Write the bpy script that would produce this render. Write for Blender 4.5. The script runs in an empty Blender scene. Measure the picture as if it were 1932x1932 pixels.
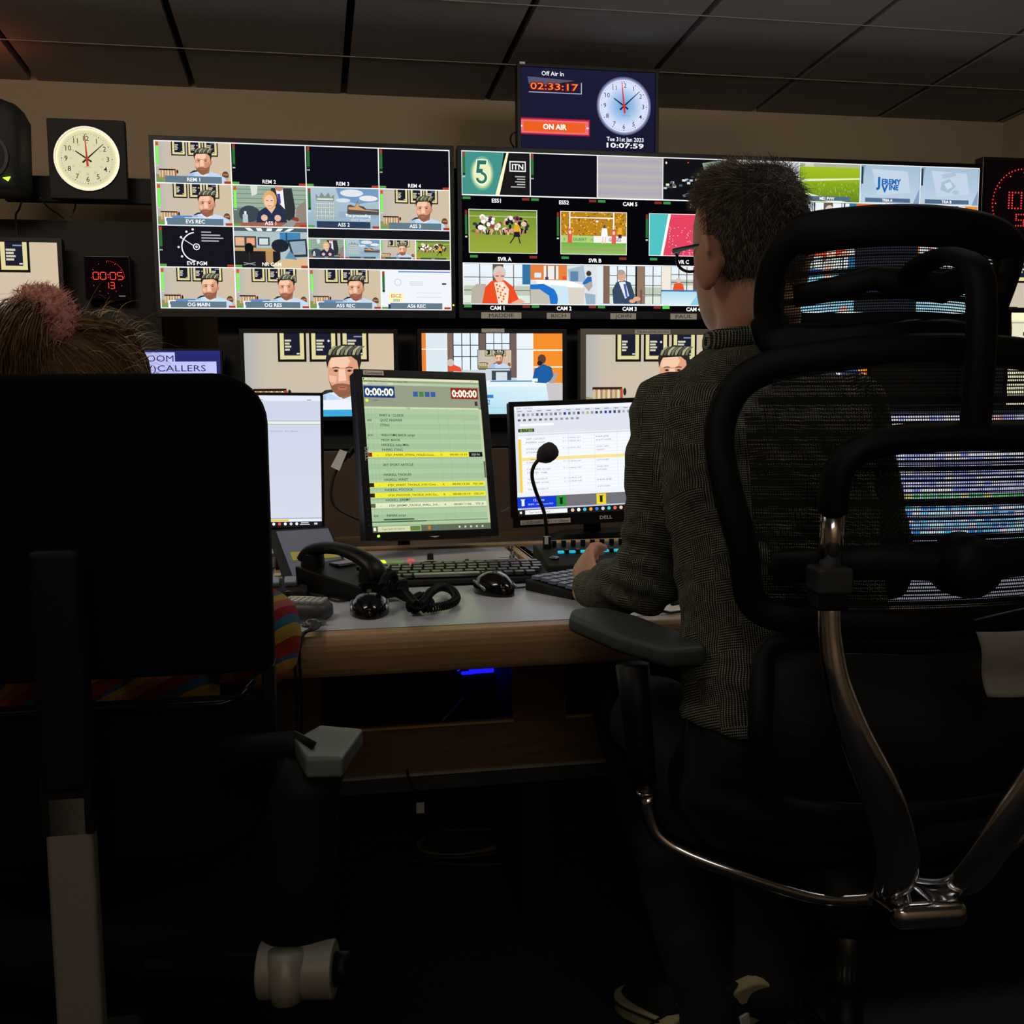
import bpy, bmesh, math, random
from mathutils import Vector, Matrix, noise
random.seed(7)
PI = math.pi
C = bpy.context.scene.collection
# ------------------------------------------------------------------ camera, world, light, exposure
YAW, PITCH, ROLL, FPX, CAMZ = 0.184405545, 0.113705421, -0.00717216599, 2000.0, 1.135
def cam_axes():
    f = Vector((math.sin(YAW)*math.cos(PITCH), math.cos(YAW)*math.cos(PITCH), -math.sin(PITCH)))
    rt = Vector((math.cos(YAW), -math.sin(YAW), 0)); up = rt.cross(f)
    c, s = math.cos(ROLL), math.sin(ROLL)
    return c*rt+s*up, -s*rt+c*up, f
RT, UP, FW = cam_axes()
cd = bpy.data.cameras.new('camera'); cam = bpy.data.objects.new('camera', cd); C.objects.link(cam)
cam.matrix_world = Matrix(((RT.x, UP.x, -FW.x, 0), (RT.y, UP.y, -FW.y, 0), (RT.z, UP.z, -FW.z, CAMZ), (0, 0, 0, 1)))
cd.sensor_fit = 'HORIZONTAL'; cd.sensor_width = 36; cd.lens = 36*FPX/1932; cd.clip_start = .02
bpy.context.scene.camera = cam
w = bpy.data.worlds.new('world'); bpy.context.scene.world = w; w.use_nodes = True
w.node_tree.nodes['Background'].inputs[0].default_value = (.5, .55, .7, 1)
w.node_tree.nodes['Background'].inputs[1].default_value = .004
vs = bpy.context.scene.view_settings
vs.view_transform = 'Standard'; vs.look = 'None'; vs.gamma = 1; vs.use_curve_mapping = False; vs.exposure = 0.0
def area(name, loc, rot, sx, sy, power, col):
    l = bpy.data.lights.new(name, 'AREA'); l.shape = 'RECTANGLE'; l.size = sx; l.size_y = sy; l.energy = power; l.color = col
    o = bpy.data.objects.new(name, l); C.objects.link(o); o.location = loc; o.rotation_euler = rot; return o


area('added_wall_fill', (-1.0, 1.7, 2.35), (math.radians(62), 0, 0), .9, .3, 17, (1, .85, .67))  # this pair is added out of view to brighten the back wall
area('added_wall_fill', (1.5, 1.7, 2.35), (math.radians(62), 0, 0), .9, .3, 13, (1, .92, .82))
area('added_desk_fill', (.45, 2.15, 2.62), (math.radians(-4), 0, 0), 1.6, .5, 21, (.90, .96, 1))  # added lamp above the frame, lifts the desktop brightness
area('rear_ceiling_light', (-.2, -1.3, 2.35), (math.radians(48), 0, 0), 1.2, .5, 4, (1, .95, .86))
area('seat_downlight', (.0, .75, 2.6), (math.radians(12), 0, 0), 1.3, .4, 7, (1, .96, .90))
area('added_rear_fill', (.4, -1.35, 2.4), (math.radians(-50), 0, 0), 2.2, .3, 16, (1, .87, .72))  # added behind the camera, brightens the rear wall for chrome to reflect
# placing aid: a pixel of the 1932 px photograph to a point on a plane of the room
def _ray(px, py): return RT*((px-966)/FPX) - UP*((py-966)/FPX) + FW
def onY(px, py, y): r = _ray(px, py); t = y/r.y; return Vector((r.x*t, y, r.z*t+CAMZ))
def onZ(px, py, z): r = _ray(px, py); t = (z-CAMZ)/r.z; return Vector((r.x*t, r.y*t, z))
def at(px, py, d): r = _ray(px, py); return Vector((r.x*d, r.y*d, r.z*d+CAMZ))
# ------------------------------------------------------------------ materials
def lin(c):
    if isinstance(c, str): c = tuple(int(c[i:i+2], 16) for i in (0, 2, 4))
    return tuple((x/255/12.92 if x/255 <= .04045 else ((x/255+.055)/1.055)**2.4) for x in c)
MATS = {}
def mat(name, col, rough=.6, metal=0, bump=0, scale=200, var=.12, emit=0, spec=.5, sub=0, alpha=1):
    if name in MATS: return MATS[name]
    m = bpy.data.materials.new(name); m.use_nodes = True; nt = m.node_tree; b = nt.nodes['Principled BSDF']
    c = lin(col); b.inputs['Roughness'].default_value = rough; b.inputs['Metallic'].default_value = metal
    b.inputs['Specular IOR Level'].default_value = spec
    tc = nt.nodes.new('ShaderNodeTexCoord'); n = nt.nodes.new('ShaderNodeTexNoise'); n.inputs['Scale'].default_value = scale
    nt.links.new(tc.outputs['Object'], n.inputs['Vector'])
    mx = nt.nodes.new('ShaderNodeMix'); mx.data_type = 'RGBA'
    mx.inputs[6].default_value = tuple(x*(1-var) for x in c)+(1,); mx.inputs[7].default_value = tuple(min(1, x*(1+var)) for x in c)+(1,)
    nt.links.new(n.outputs['Fac'], mx.inputs[0]); nt.links.new(mx.outputs[2], b.inputs['Base Color'])
    if bump:
        bp = nt.nodes.new('ShaderNodeBump'); bp.inputs['Strength'].default_value = bump; bp.inputs['Distance'].default_value = .002
        nt.links.new(n.outputs['Fac'], bp.inputs['Height']); nt.links.new(bp.outputs[0], b.inputs['Normal'])
    if emit: b.inputs['Emission Color'].default_value = c+(1,); b.inputs['Emission Strength'].default_value = emit
    if sub: b.inputs['Subsurface Weight'].default_value = sub; b.inputs['Subsurface Radius'].default_value = (.02, .008, .004)
    MATS[name] = m; return m
def screen_mat(name, samp):
    m = bpy.data.materials.new(name); m.use_nodes = True; nt = m.node_tree; nt.nodes.clear()
    a = nt.nodes.new('ShaderNodeAttribute'); a.attribute_name = 'Col'
    e = nt.nodes.new('ShaderNodeEmission'); o = nt.nodes.new('ShaderNodeOutputMaterial')
    nt.links.new(a.outputs['Color'], e.inputs[0]); nt.links.new(e.outputs[0], o.inputs[0]); e.inputs[1].default_value = 1.15
    m.cycles.emission_sampling = samp; return m
M_SCR = screen_mat('lit_pixels', 'AUTO'); M_INK = screen_mat('lit_lettering', 'NONE')
M_BLK = mat('black_plastic', (7, 7, 8), .45, spec=.25)
M_BLKM = mat('matt_black', (14, 14, 15), .75, bump=.2)
M_GLOSS = mat('gloss_black', (12, 12, 14), .12)
M_GREYP = mat('grey_plastic', (62, 64, 66), .5)
M_KEY = mat('dark_keycap', (38, 38, 38), .35)
M_CHROME = mat('chrome', (232, 232, 235), .13, 1, var=.02)
M_STEEL = mat('brushed_steel', (150, 150, 150), .35, 1)
M_SILVER = mat('silver_paint', (165, 160, 148), .5, .3)
M_CABLE = mat('cable_rubber', (26, 24, 22), .5)
M_TAPE = mat('masking_tape', (205, 202, 192), .8)
M_INKD = mat('pen_ink', (35, 34, 36), .8)
M_WHITEINK = mat('pale_print', (190, 190, 190), .6)
M_PAPER = mat('white_paper', (215, 215, 212), .8)
# wood with grain
def wood(name, c1, c2):
    m = bpy.data.materials.new(name); m.use_nodes = True; nt = m.node_tree; b = nt.nodes['Principled BSDF']
    tc = nt.nodes.new('ShaderNodeTexCoord'); mp = nt.nodes.new('ShaderNodeMapping'); mp.inputs['Scale'].default_value = (3, 40, 40)
    n = nt.nodes.new('ShaderNodeTexNoise'); n.inputs['Scale'].default_value = 3; n.inputs['Detail'].default_value = 6
    r = nt.nodes.new('ShaderNodeValToRGB'); r.color_ramp.elements[0].position = .35; r.color_ramp.elements[1].position = .7
    r.color_ramp.elements[0].color = lin(c1)+(1,); r.color_ramp.elements[1].color = lin(c2)+(1,)
    nt.links.new(tc.outputs['Object'], mp.inputs[0]); nt.links.new(mp.outputs[0], n.inputs['Vector']); nt.links.new(n.outputs['Fac'], r.inputs[0])
    nt.links.new(r.outputs[0], b.inputs['Base Color']); b.inputs['Roughness'].default_value = .42; return m
M_WOOD = wood('beech_edge', (160, 128, 86), (182, 148, 104)); M_WOODD = wood('beech_panel', (108, 84, 56), (128, 100, 68))
# ------------------------------------------------------------------ mesh builder
class MB:
    def __init__(s): s.v = []; s.f = []; s.m = []; s.mi = 0
    def add(s, vs_, fs):
        o = len(s.v); s.v += [Vector(v) for v in vs_]; s.f += [tuple(i+o for i in f) for f in fs]; s.m += [s.mi]*len(fs); return s
    def box(s, c, d, R=None):
        x, y, z = d[0]/2, d[1]/2, d[2]/2
        p = [Vector((i*x, j*y, k*z)) for i in (-1, 1) for j in (-1, 1) for k in (-1, 1)]
        if R: p = [R @ q for q in p]
        return s.add([Vector(c)+q for q in p], [(0, 1, 3, 2), (4, 6, 7, 5), (0, 4, 5, 1), (2, 3, 7, 6), (0, 2, 6, 4), (1, 5, 7, 3)])
    def prism(s, pts, y0, y1, ax='y'):          # outline (a,b) extruded along an axis
        n = len(pts)
        def P(a, b, t): return (a, t, b) if ax == 'y' else ((t, a, b) if ax == 'x' else (a, b, t))
        vs_ = [P(a, b, y0) for a, b in pts]+[P(a, b, y1) for a, b in pts]
        return s.add(vs_, [tuple(range(n))[::-1], tuple(range(n, 2*n))]+[(i, (i+1) % n, n+(i+1) % n, n+i) for i in range(n)])
    def tube(s, path, r, seg=10, flat=1, nrm=None, caps=True, closed=False):   # swept section, r a number or list or (a,b) pairs
        P = [Vector(p) for p in path]; n = len(P)
        R_ = r if isinstance(r, (list, tuple)) else [r]*n
        prev = None; rings = []
        for i in range(n):
            if closed: t = (P[(i+1) % n]-P[i-1])
            else: t = P[min(i+1, n-1)]-P[max(i-1, 0)]
            t.normalize()
            if prev is None:
                ref = Vector(nrm) if nrm else (Vector((0, 0, 1)) if abs(t.z) < .9 else Vector((1, 0, 0)))
                u = (ref - t*ref.dot(t)).normalized()
            else:
                ref = Vector(nrm) if nrm else prev
                u = (ref - t*ref.dot(t))
                if u.length < 1e-4: u = prev
                u.normalize()
            prev = u; w_ = t.cross(u)
            rr = R_[i]; a, b = rr if isinstance(rr, (tuple, list)) else (rr, rr*flat)
            rings.append([P[i]+u*(b*math.cos(2*PI*k/seg))+w_*(a*math.sin(2*PI*k/seg)) for k in range(seg)])
        vs_ = [q for g in rings for q in g]; fs = []
        m = n if closed else n-1
        for i in range(m):
            j = (i+1) % n
            for k in range(seg): fs.append((i*seg+k, i*seg+(k+1) % seg, j*seg+(k+1) % seg, j*seg+k))
        if caps and not closed: fs += [tuple(range(seg))[::-1], tuple(range((n-1)*seg, n*seg))]
        return s.add(vs_, fs)
    def cyl(s, p0, p1, r0, r1=None, seg=20): return s.tube([p0, p1], [r0, r0 if r1 is None else r1], seg)
    def loft(s, rings, seg=28, e=2.0, yaw=0):   # horizontal superellipse rings (cx,cy,cz,hw,hd_back,hd_front)
        vs_ = []; n = len(rings)
        for (cx, cy, cz, hw, hb, hf) in rings:
            for k in range(seg):
                a = 2*PI*k/seg; c, q = math.cos(a), math.sin(a)
                x = hw*abs(c)**(2/e)*(1 if c > 0 else -1); y = (hf if q > 0 else hb)*abs(q)**(2/e)*(1 if q > 0 else -1)
                vs_.append((cx+x*math.cos(yaw)-y*math.sin(yaw), cy+x*math.sin(yaw)+y*math.cos(yaw), cz))
        fs = [(i*seg+k, i*seg+(k+1) % seg, (i+1)*seg+(k+1) % seg, (i+1)*seg+k) for i in range(n-1) for k in range(seg)]
        fs += [tuple(range(seg))[::-1], tuple(range((n-1)*seg, n*seg))]
        return s.add(vs_, fs)
    def ball(s, c, r, seg=20, rings=12, R=None):
        rr = r if isinstance(r, (tuple, list)) else (r, r, r); vs_ = []; fs = []
        vs_.append(Vector((0, 0, rr[2])))
        for i in range(1, rings):
            a = PI*i/rings
            for k in range(seg): b = 2*PI*k/seg; vs_.append(Vector((rr[0]*math.sin(a)*math.cos(b), rr[1]*math.sin(a)*math.sin(b), rr[2]*math.cos(a))))
        vs_.append(Vector((0, 0, -rr[2]))); e = len(vs_)-1
        for k in range(seg): fs.append((0, 1+k, 1+(k+1) % seg))
        for i in range(rings-2):
            for k in range(seg): fs.append((1+i*seg+k, 1+(i+1)*seg+k, 1+(i+1)*seg+(k+1) % seg, 1+i*seg+(k+1) % seg))
        for k in range(seg): fs.append((e, 1+(rings-2)*seg+(k+1) % seg, 1+(rings-2)*seg+k))
        if R: vs_ = [R @ q for q in vs_]
        return s.add([Vector(c)+q for q in vs_], fs)
    def grid(s, fn, nu, nv):
        vs_ = [fn(i/nu, j/nv) for j in range(nv+1) for i in range(nu+1)]; W = nu+1
        return s.add(vs_, [(j*W+i, j*W+i+1, (j+1)*W+i+1, (j+1)*W+i) for j in range(nv) for i in range(nu)])
    def text(s, txt, o, ux, uy, h, w=None, ctr=True, bold=0):   # flat lettering starting at o, along ux / uy
        V, F, (x0, x1, y0, y1) = glyphs(txt, bold)
        ux, uy = Vector(ux), Vector(uy); k = h/.7; kx = k if not w else w/max(1e-6, x1-x0)
        off = (x0+x1)/2 if ctr else x0
        return s.add([Vector(o)+ux*((x-off)*kx)+uy*(y*k) for x, y in V], F)
    def build(s, name, mats, parent=None, smooth=False, bevel=0, M=None):
        me = bpy.data.meshes.new(name); me.from_pydata([tuple(M @ v) if M else tuple(v) for v in s.v], [], s.f)
        for m in (mats if isinstance(mats, list) else [mats]): me.materials.append(m)
        me.polygons.foreach_set('material_index', s.m)
        bm = bmesh.new(); bm.from_mesh(me); bmesh.ops.recalc_face_normals(bm, faces=bm.faces); bm.to_mesh(me); bm.free()
        if smooth: me.polygons.foreach_set('use_smooth', [True]*len(me.polygons))
        o = bpy.data.objects.new(name, me); C.objects.link(o)
        if bevel:
            b = o.modifiers.new('bevel', 'BEVEL'); b.width = bevel; b.segments = 3; b.limit_method = 'ANGLE'; b.angle_limit = .6
            me.polygons.foreach_set('use_smooth', [True]*len(me.polygons))
            wn = o.modifiers.new('wn', 'WEIGHTED_NORMAL')
        if parent: o.parent = parent
        return o
_gl = {}
def glyphs(txt, bold=0):
    key = (txt, bold)
    if key in _gl: return _gl[key]
    cu = bpy.data.curves.new('t', 'FONT'); cu.body = txt; cu.resolution_u = 2; cu.fill_mode = 'FRONT'; cu.offset = bold; cu.size = 1
    o = bpy.data.objects.new('t', cu); C.objects.link(o); bpy.context.view_layer.update()
    dg = bpy.context.evaluated_depsgraph_get(); e = o.evaluated_get(dg); me = e.to_mesh()
    V = [(v.co.x, v.co.y) for v in me.vertices]; F = [tuple(p.vertices) for p in me.polygons]; e.to_mesh_clear()
    bpy.data.objects.remove(o); bpy.data.curves.remove(cu)
    xs = [a for a, b in V] or [0, 1]; ys = [b for a, b in V] or [0, 1]
    _gl[key] = (V, F, (min(xs), max(xs), min(ys), max(ys))); return _gl[key]
def tag(o, label=None, cat=None, group=None, kind=None):
    if label: o['label'] = label
    if cat: o['category'] = cat
    if group: o['group'] = group
    if kind: o['kind'] = kind
    return o
def empty(name, loc, label, cat, rz=0, group=None, rx=0, ry=0):
    o = bpy.data.objects.new(name, None); C.objects.link(o); o.location = loc; o.rotation_euler = (rx, ry, rz); o.empty_display_size = .05
    return tag(o, label, cat, group)
def curve_pts(pts, n=8, closed=False):      # Catmull-Rom through control points (any length tuples)
    out = []; N = len(pts); seg = N if closed else N-1
    for i in range(seg):
        g = lambda k: pts[k % N] if closed else pts[max(0, min(N-1, k))]
        p0, p1, p2, p3 = g(i-1), g(i), g(i+1), g(i+2)
        for j in range(n):
            t = j/n
            out.append(tuple(.5*((2*b)+(-a+c)*t+(2*a-5*b+4*c-d)*t*t+(-a+3*b-3*c+d)*t**3) for a, b, c, d in zip(p0, p1, p2, p3)))
    if not closed: out.append(tuple(pts[-1]))
    return out
def cable(name, pts, r, label, cat='cable', m=None, group=None, n=10):
    b = MB(); b.tube(curve_pts([tuple(p) for p in pts], n), r, 8); o = b.build(name, m or M_CABLE, smooth=True); return tag(o, label, cat, group)
def rrect(w, h, r, n=6, cx=0, cy=0):
    P = []
    for (sx, sy, a0) in ((1, 1, 0), (-1, 1, 90), (-1, -1, 180), (1, -1, 270)):
        for k in range(n+1):
            a = math.radians(a0+90*k/n); P.append((cx+sx*(w/2-r)+r*math.cos(a), cy+sy*(h/2-r)+r*math.sin(a)))
    return P
# ------------------------------------------------------------------ canvas: the flat picture a screen shows
def clip(poly, x0, y0, x1, y1):
    for ax, lim, sg in ((0, x0, 1), (0, x1, -1), (1, y0, 1), (1, y1, -1)):
        out = []
        for i in range(len(poly)):
            a, b = poly[i-1], poly[i]; ia = (a[ax]-lim)*sg >= 0; ib = (b[ax]-lim)*sg >= 0
            if ia != ib:
                t = (lim-a[ax])/(b[ax]-a[ax]); out.append(tuple(p+(q-p)*t for p, q in zip(a, b)))
            if ib: out.append(b)
        poly = out
        if len(poly) < 3: return []
    return poly
class Canvas:
    def __init__(s, W, H): s.W, s.H = W, H; s.p = []; s.k = 0; s.view(0, 0, 1, 1)
    def view(s, x0, y0, x1, y1): s.V = (x0*s.W, y0*s.H, x1*s.W, y1*s.H); return s
    def sub(s, x0, y0, x1, y1):       # a view inside the present view
        a, b, c, d = s.V; s.V = (a+(c-a)*x0, b+(d-b)*y0, a+(c-a)*x1, b+(d-b)*y1); return s
    def asp(s): a, b, c, d = s.V; return (c-a)/(d-b)
    def poly(s, pts, col, cols=None, ink=0, new=True):
        a, b, c, d = s.V
        if new: s.k += 1
        L = [lin(q) for q in cols] if cols else [lin(col)]*len(pts)
        q = [(a+(c-a)*x, b+(d-b)*y)+l for (x, y), l in zip(pts, L)]
        q = clip(q, a, b, c, d)
        if len(q) >= 3: s.p.append((q, s.k, ink))
    def rect(s, x0, y0, x1, y1, col, col2=None):
        s.poly([(x0, y0), (x1, y0), (x1, y1), (x0, y1)], col, [col, col, col2, col2] if col2 else None)
    def hgrad(s, x0, y0, x1, y1, a, b): s.poly([(x0, y0), (x1, y0), (x1, y1), (x0, y1)], a, [a, b, b, a])
    def ell(s, cx, cy, rx, ry=None, col='ffffff', n=20, a0=0, a1=360, rot=0):
        if ry is None: ry = rx*s.asp()
        P = []
        for k in range(n+(a1-a0 < 360)):
            t = math.radians(a0+(a1-a0)*k/n); P.append((cx+rx*math.cos(t)*math.cos(rot)-ry*math.sin(t)*math.sin(rot)/s.asp(), cy+ry*math.sin(t)*math.cos(rot)+rx*math.cos(t)*math.sin(rot)*s.asp()))
        s.poly(P, col)
    def ring(s, cx, cy, r, w, col, a0=0, a1=360, n=28):
        s.k += 1; A = s.asp()
        for k in range(n):
            t0, t1 = [math.radians(a0+(a1-a0)*j/n) for j in (k, k+1)]
            s.poly([(cx+(r-w)*math.cos(t0), cy+(r-w)*A*math.sin(t0)), (cx+r*math.cos(t0), cy+r*A*math.sin(t0)), (cx+r*math.cos(t1), cy+r*A*math.sin(t1)), (cx+(r-w)*math.cos(t1), cy+(r-w)*A*math.sin(t1))], col, new=False)
    def line(s, x0, y0, x1, y1, w, col, w1=None):
        A = s.asp(); dx, dy = x1-x0, (y1-y0)/A; L = math.hypot(dx, dy) or 1; nx, ny = -dy/L, dx/L; w1 = w if w1 is None else w1
        s.poly([(x0+nx*w/2, y0+ny*A*w/2), (x1+nx*w1/2, y1+ny*A*w1/2), (x1-nx*w1/2, y1-ny*A*w1/2), (x0-nx*w/2, y0-ny*A*w/2)], col)
    def text(s, t, x, y, h, col, w=None, align='c', bold=.0, rot=0):   # h cap height, y baseline, in view fractions
        V, F, (x0, x1, y0, y1) = glyphs(t, bold)
        a, b, c, d = s.V; s.k += 1; A = s.asp(); k = h/.7; kx = (w/(x1-x0)) if w else k/A
        off = {'c': (x0+x1)/2, 'l': x0, 'r': x1}[align]; L = lin(col)
        for f in F:
            P = []
            for i in f:
                gx, gy = (V[i][0]-off)*kx, -V[i][1]*k
                if rot: gx, gy = gx*math.cos(rot)-gy/A*math.sin(rot), gy*math.cos(rot)+gx*A*math.sin(rot)
                P.append((a+(c-a)*(x+gx), b+(d-b)*(y+gy))+L)
            P = clip(P, a, b, c, d)
            if len(P) >= 3: s.p.append((P, s.k, 1))
    def frame(s, x0, y0, x1, y1, w, col):
        A = s.asp(); h = w*A
        s.rect(x0, y0, x1, y0+h, col); s.rect(x0, y1-h, x1, y1, col); s.rect(x0, y0, x0+w, y1, col); s.rect(x1-w, y0, x1, y1, col)
    def build(s, name, parent, loc=(0, 0, 0), back='050509', step=2e-5):     # centred, facing -Y
        vs_, fs, cs, mi = [], [], [], []
        P = s.p if back is None else [([(0, 0)+lin(back), (s.W, 0)+lin(back), (s.W, s.H)+lin(back), (0, s.H)+lin(back)], 0, 0)]+s.p
        for q, k, ink in P:
            o = len(vs_)
            for x, y, r, g, b in q: vs_.append((x-s.W/2, -.0004-k*step, s.H/2-y)); cs += [r, g, b, 1]
            fs.append(tuple(range(o, o+len(q)))); mi.append(ink)
        me = bpy.data.meshes.new(name); me.from_pydata(vs_, [], fs); me.materials.append(M_SCR); me.materials.append(M_INK)
        me.polygons.foreach_set('material_index', mi)
        at_ = me.color_attributes.new('Col', 'FLOAT_COLOR', 'CORNER')
        lc = []
        for l in me.loops: lc += cs[4*l.vertex_index:4*l.vertex_index+4]
        at_.data.foreach_set('color', lc)
        o = bpy.data.objects.new(name, me); C.objects.link(o); o.location = loc; o.parent = parent; return o
# ------------------------------------------------------------------ pictures the screens show
def meter(c, lvl=.3, dim=False):
    g = '2f6a35' if dim else '7be85a'
    c.rect(.02, .03, .055, .55, '1c2a20'); c.rect(.02, .03, .055, .12, 'a03a2a' if dim else 'c8502c'); c.rect(.02, .12, .055, .55 if not dim else .5, g)
    c.rect(.02, .57, .033, .6, 'd0d0d0'); c.rect(.04, .57, .053, .6, 'd0d0d0')
def cap(c, t, x=.5, dark=False, band=True):
    if band: c.rect(.13, .82, .87, .985, '5d7482' if not dark else '2c3c55')
    c.text(t, x, .94, .088, 'ffffff', bold=.012)
def caller(c, dx=0, talk=1, banner=True, ticks=True, big=False):
    c.hgrad(0, 0, 1, 1, 'bdb3a4', 'c9b79c'); c.hgrad(0, 0, .12, 1, 'a8aaa8', 'bdb3a6'); c.poly([(0, .78), (.3, .86), (.3, 1), (0, 1)], '8d8a58')
    for i, x in enumerate((.22, .43, .64)):
        c.rect(x, -.1, x+.19, .34, '17130f'); c.rect(x+.015, -.1, x+.175, .31, 'd6cc96'); c.rect(x+.042, -.1, x+.148, .265, '1b1c2c')
        for k in range(4): c.rect(x+.048, .075+k*.036, x+(.09, .1, .105)[i]+(k % 2)*-.01, .098+k*.036, 'c8c6ae')
        c.rect(x+.125, .235, x+.146, .25, 'd8d8c8')
        if i == 1: c.ell(x+.13, .09, .008, None, 'd8dcf0', 10)
        if i == 2: c.rect(x+.09, .03, x+.145, .045, '7f8cb8')
    c.rect(.05, .66, .27, .70, '2b1a16')
    for k in range(11): c.rect(.055+k*.018, .69, .07+k*.018, .86, ('c9b48a', 'b08a58', 'd8cba0', 'a8735a')[k % 4])
    c.rect(.255, .68, .275, .86, 'b04a34'); c.ell(.29, .72, .012, .05, '26201c', 10)
    c.ell(.92, .78, .045, .1, '4c4636', 14); c.rect(.89, .74, .955, .78, 'c86a3c'); c.rect(.885, .83, .96, 1, 'b9a58c')
    x = .62+dx
    c.poly([(x-.18, 1), (x-.17, .74), (x-.12, .68), (x-.05, .67), (x-.05, 1)], '2b2c2e')                      # chair back
    c.poly([(x-.29, 1.02), (x-.26, .86), (x-.19, .77), (x-.09, .71), (x+.1, .70), (x+.2, .75), (x+.29, .83), (x+.33, 1.02)], 'b9cfe6')
    c.poly([(x-.29, 1.02), (x-.26, .86), (x-.19, .77), (x-.12, .74), (x-.1, 1.02)], '9db8d6')
    c.poly([(x-.09, .72), (x-.03, .68), (x+.08, .68), (x+.1, .72), (x+.02, .84)], 'd0dcea')
    c.poly([(x-.05, .6), (x+.085, .54), (x+.09, .73), (x+.0, .79), (x-.05, .72)], 'a8684a')                    # neck
    c.poly([(x-.098, .32), (x-.085, .27), (x+.05, .26), (x+.1, .31), (x+.108, .5), (x+.085, .66), (x+.03, .755), (x-.025, .765), (x-.072, .69), (x-.1, .55)], 'd49a7a')
    c.poly([(x-.088, .35), (x-.07, .28), (x+.03, .265), (x+.055, .33), (x+.03, .41), (x-.088, .41)], 'eabfa2')       # lit forehead
    c.poly([(x-.028, .43), (x+.014, .43), (x+.024, .565), (x-.03, .58)], 'edc2a6'); c.poly([(x+.03, .5), (x+.1, .46), (x+.09, .6), (x+.045, .63)], 'c48a6a'); c.poly([(x-.092, .5), (x-.04, .52), (x-.05, .6), (x-.088, .58)], 'e6b498')
    c.poly([(x-.099, .55), (x-.075, .63), (x-.045, .605), (x+.0, .6), (x+.045, .615), (x+.08, .59), (x+.107, .49), (x+.09, .66), (x+.03, .758), (x-.025, .77), (x-.074, .69)], '8a5a44')
    c.poly([(x-.04, .645), (x-.01, .632), (x+.03, .642), (x+.018, .67+.012*talk), (x-.028, .67+.012*talk)], 'b0685a'); c.rect(x-.024, .65, x+.018, .656, '54302a')
    for s in (-1, 1):
        ex = x+s*.045; c.poly([(ex-.026, .412), (ex, .4), (ex+.026, .41), (ex+.02, .42), (ex, .412), (ex-.022, .422)], '3a2a22'); c.ell(ex, .448, .019, .016, '9c6c56', 12); c.ell(ex, .449, .011, .012, '2c201c', 10)
    c.poly([(x+.1, .43), (x+.122, .42), (x+.128, .5), (x+.108, .57)], 'c07a58')
    c.poly([(x-.104, .42), (x-.112, .3), (x-.1, .22), (x-.06, .17), (x+.01, .13), (x+.08, .14), (x+.125, .2), (x+.128, .34), (x+.11, .45), (x+.1, .33), (x+.06, .275), (x-.02, .285), (x-.075, .29), (x-.092, .34)], '25231f')
    for k in range(8):
        a = x-.095+k*.027; c.poly([(a, .255), (a+.008, .2), (a+.04, .15), (a+.062, .15), (a+.03, .2), (a+.014, .262)], ('8d8f72', '4c4b40', 'a4a684', '6c6c58')[k % 4])
    if banner:
        c.rect(.1, .80, .36, .99, 'e8ecf2'); c.rect(.12, .83, .2, .9, '2f64a8'); c.rect(.2, .76, .46, .82, '5b86bc'); c.rect(.36, .8, .86, .87, 'd4e0ea'); c.rect(.36, .87, .86, .99, '86a0b4'); c.rect(.15, .9, .3, .96, '7d5a3c')
    if ticks: c.rect(.9, .93, .99, .985, '9c6a52')
def committee(c):
    c.rect(0, 0, 1, 1, '93a796')
    for k in range(7): c.rect(0, .08+k*.11, 1, .1+k*.11, '6c8474')
    c.rect(0, .55, .35, .9, '5d7066'); c.ell(.22, .68, .14, .2, '39424e', 16); c.poly([(.24, .0), (.34, 0), (.33, .2), (.26, .25)], 'cfd6d0')
    c.poly([(.52, .05), (.8, .04), (.84, .5), (.82, .9), (.5, .6)], '2e3236'); c.poly([(.58, .05), (.68, .05), (.7, .55), (.62, .4)], 'e6e8ee'); c.poly([(.6, .18), (.64, .18), (.65, .4), (.62, .45)], '4a3c86')
    c.ell(.63, .02, .06, .1, 'b98068', 14)
    c.poly([(.3, .96), (.34, .62), (.45, .5), (.58, .48), (.68, .56), (.74, .96)], '26304a'); c.poly([(.44, .5), (.52, .66), (.58, .49)], 'e0b89a')
    c.ell(.5, .33, .095, .22, 'd2a566', 18); c.ell(.49, .37, .065, .16, 'e8bfa4', 18); c.rect(.45, .34, .48, .36, '5a4034'); c.rect(.51, .34, .54, .36, '5a4034'); c.rect(.47, .47, .52, .485, 'b0584c')
    c.ell(.42, .77, .045, .08, 'e2b498', 12); c.ell(.6, .77, .045, .08, 'e2b498', 12)
    c.rect(.13, .7, .2, .93, 'aebfc4'); c.rect(.15, .62, .18, .7, 'dfe6e8'); c.poly([(.86, .5), (1, .3), (1, .95), (.84, .8)], '8b8178'); c.ell(.84, .8, .05, .06, '8a3e36', 10)
    c.poly([(0, .9), (1, .86), (1, 1), (0, 1)], '9c5c46'); c.poly([(.64, .98), (.78, .8), (.86, .84), (.8, .99)], '8f9290')
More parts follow.
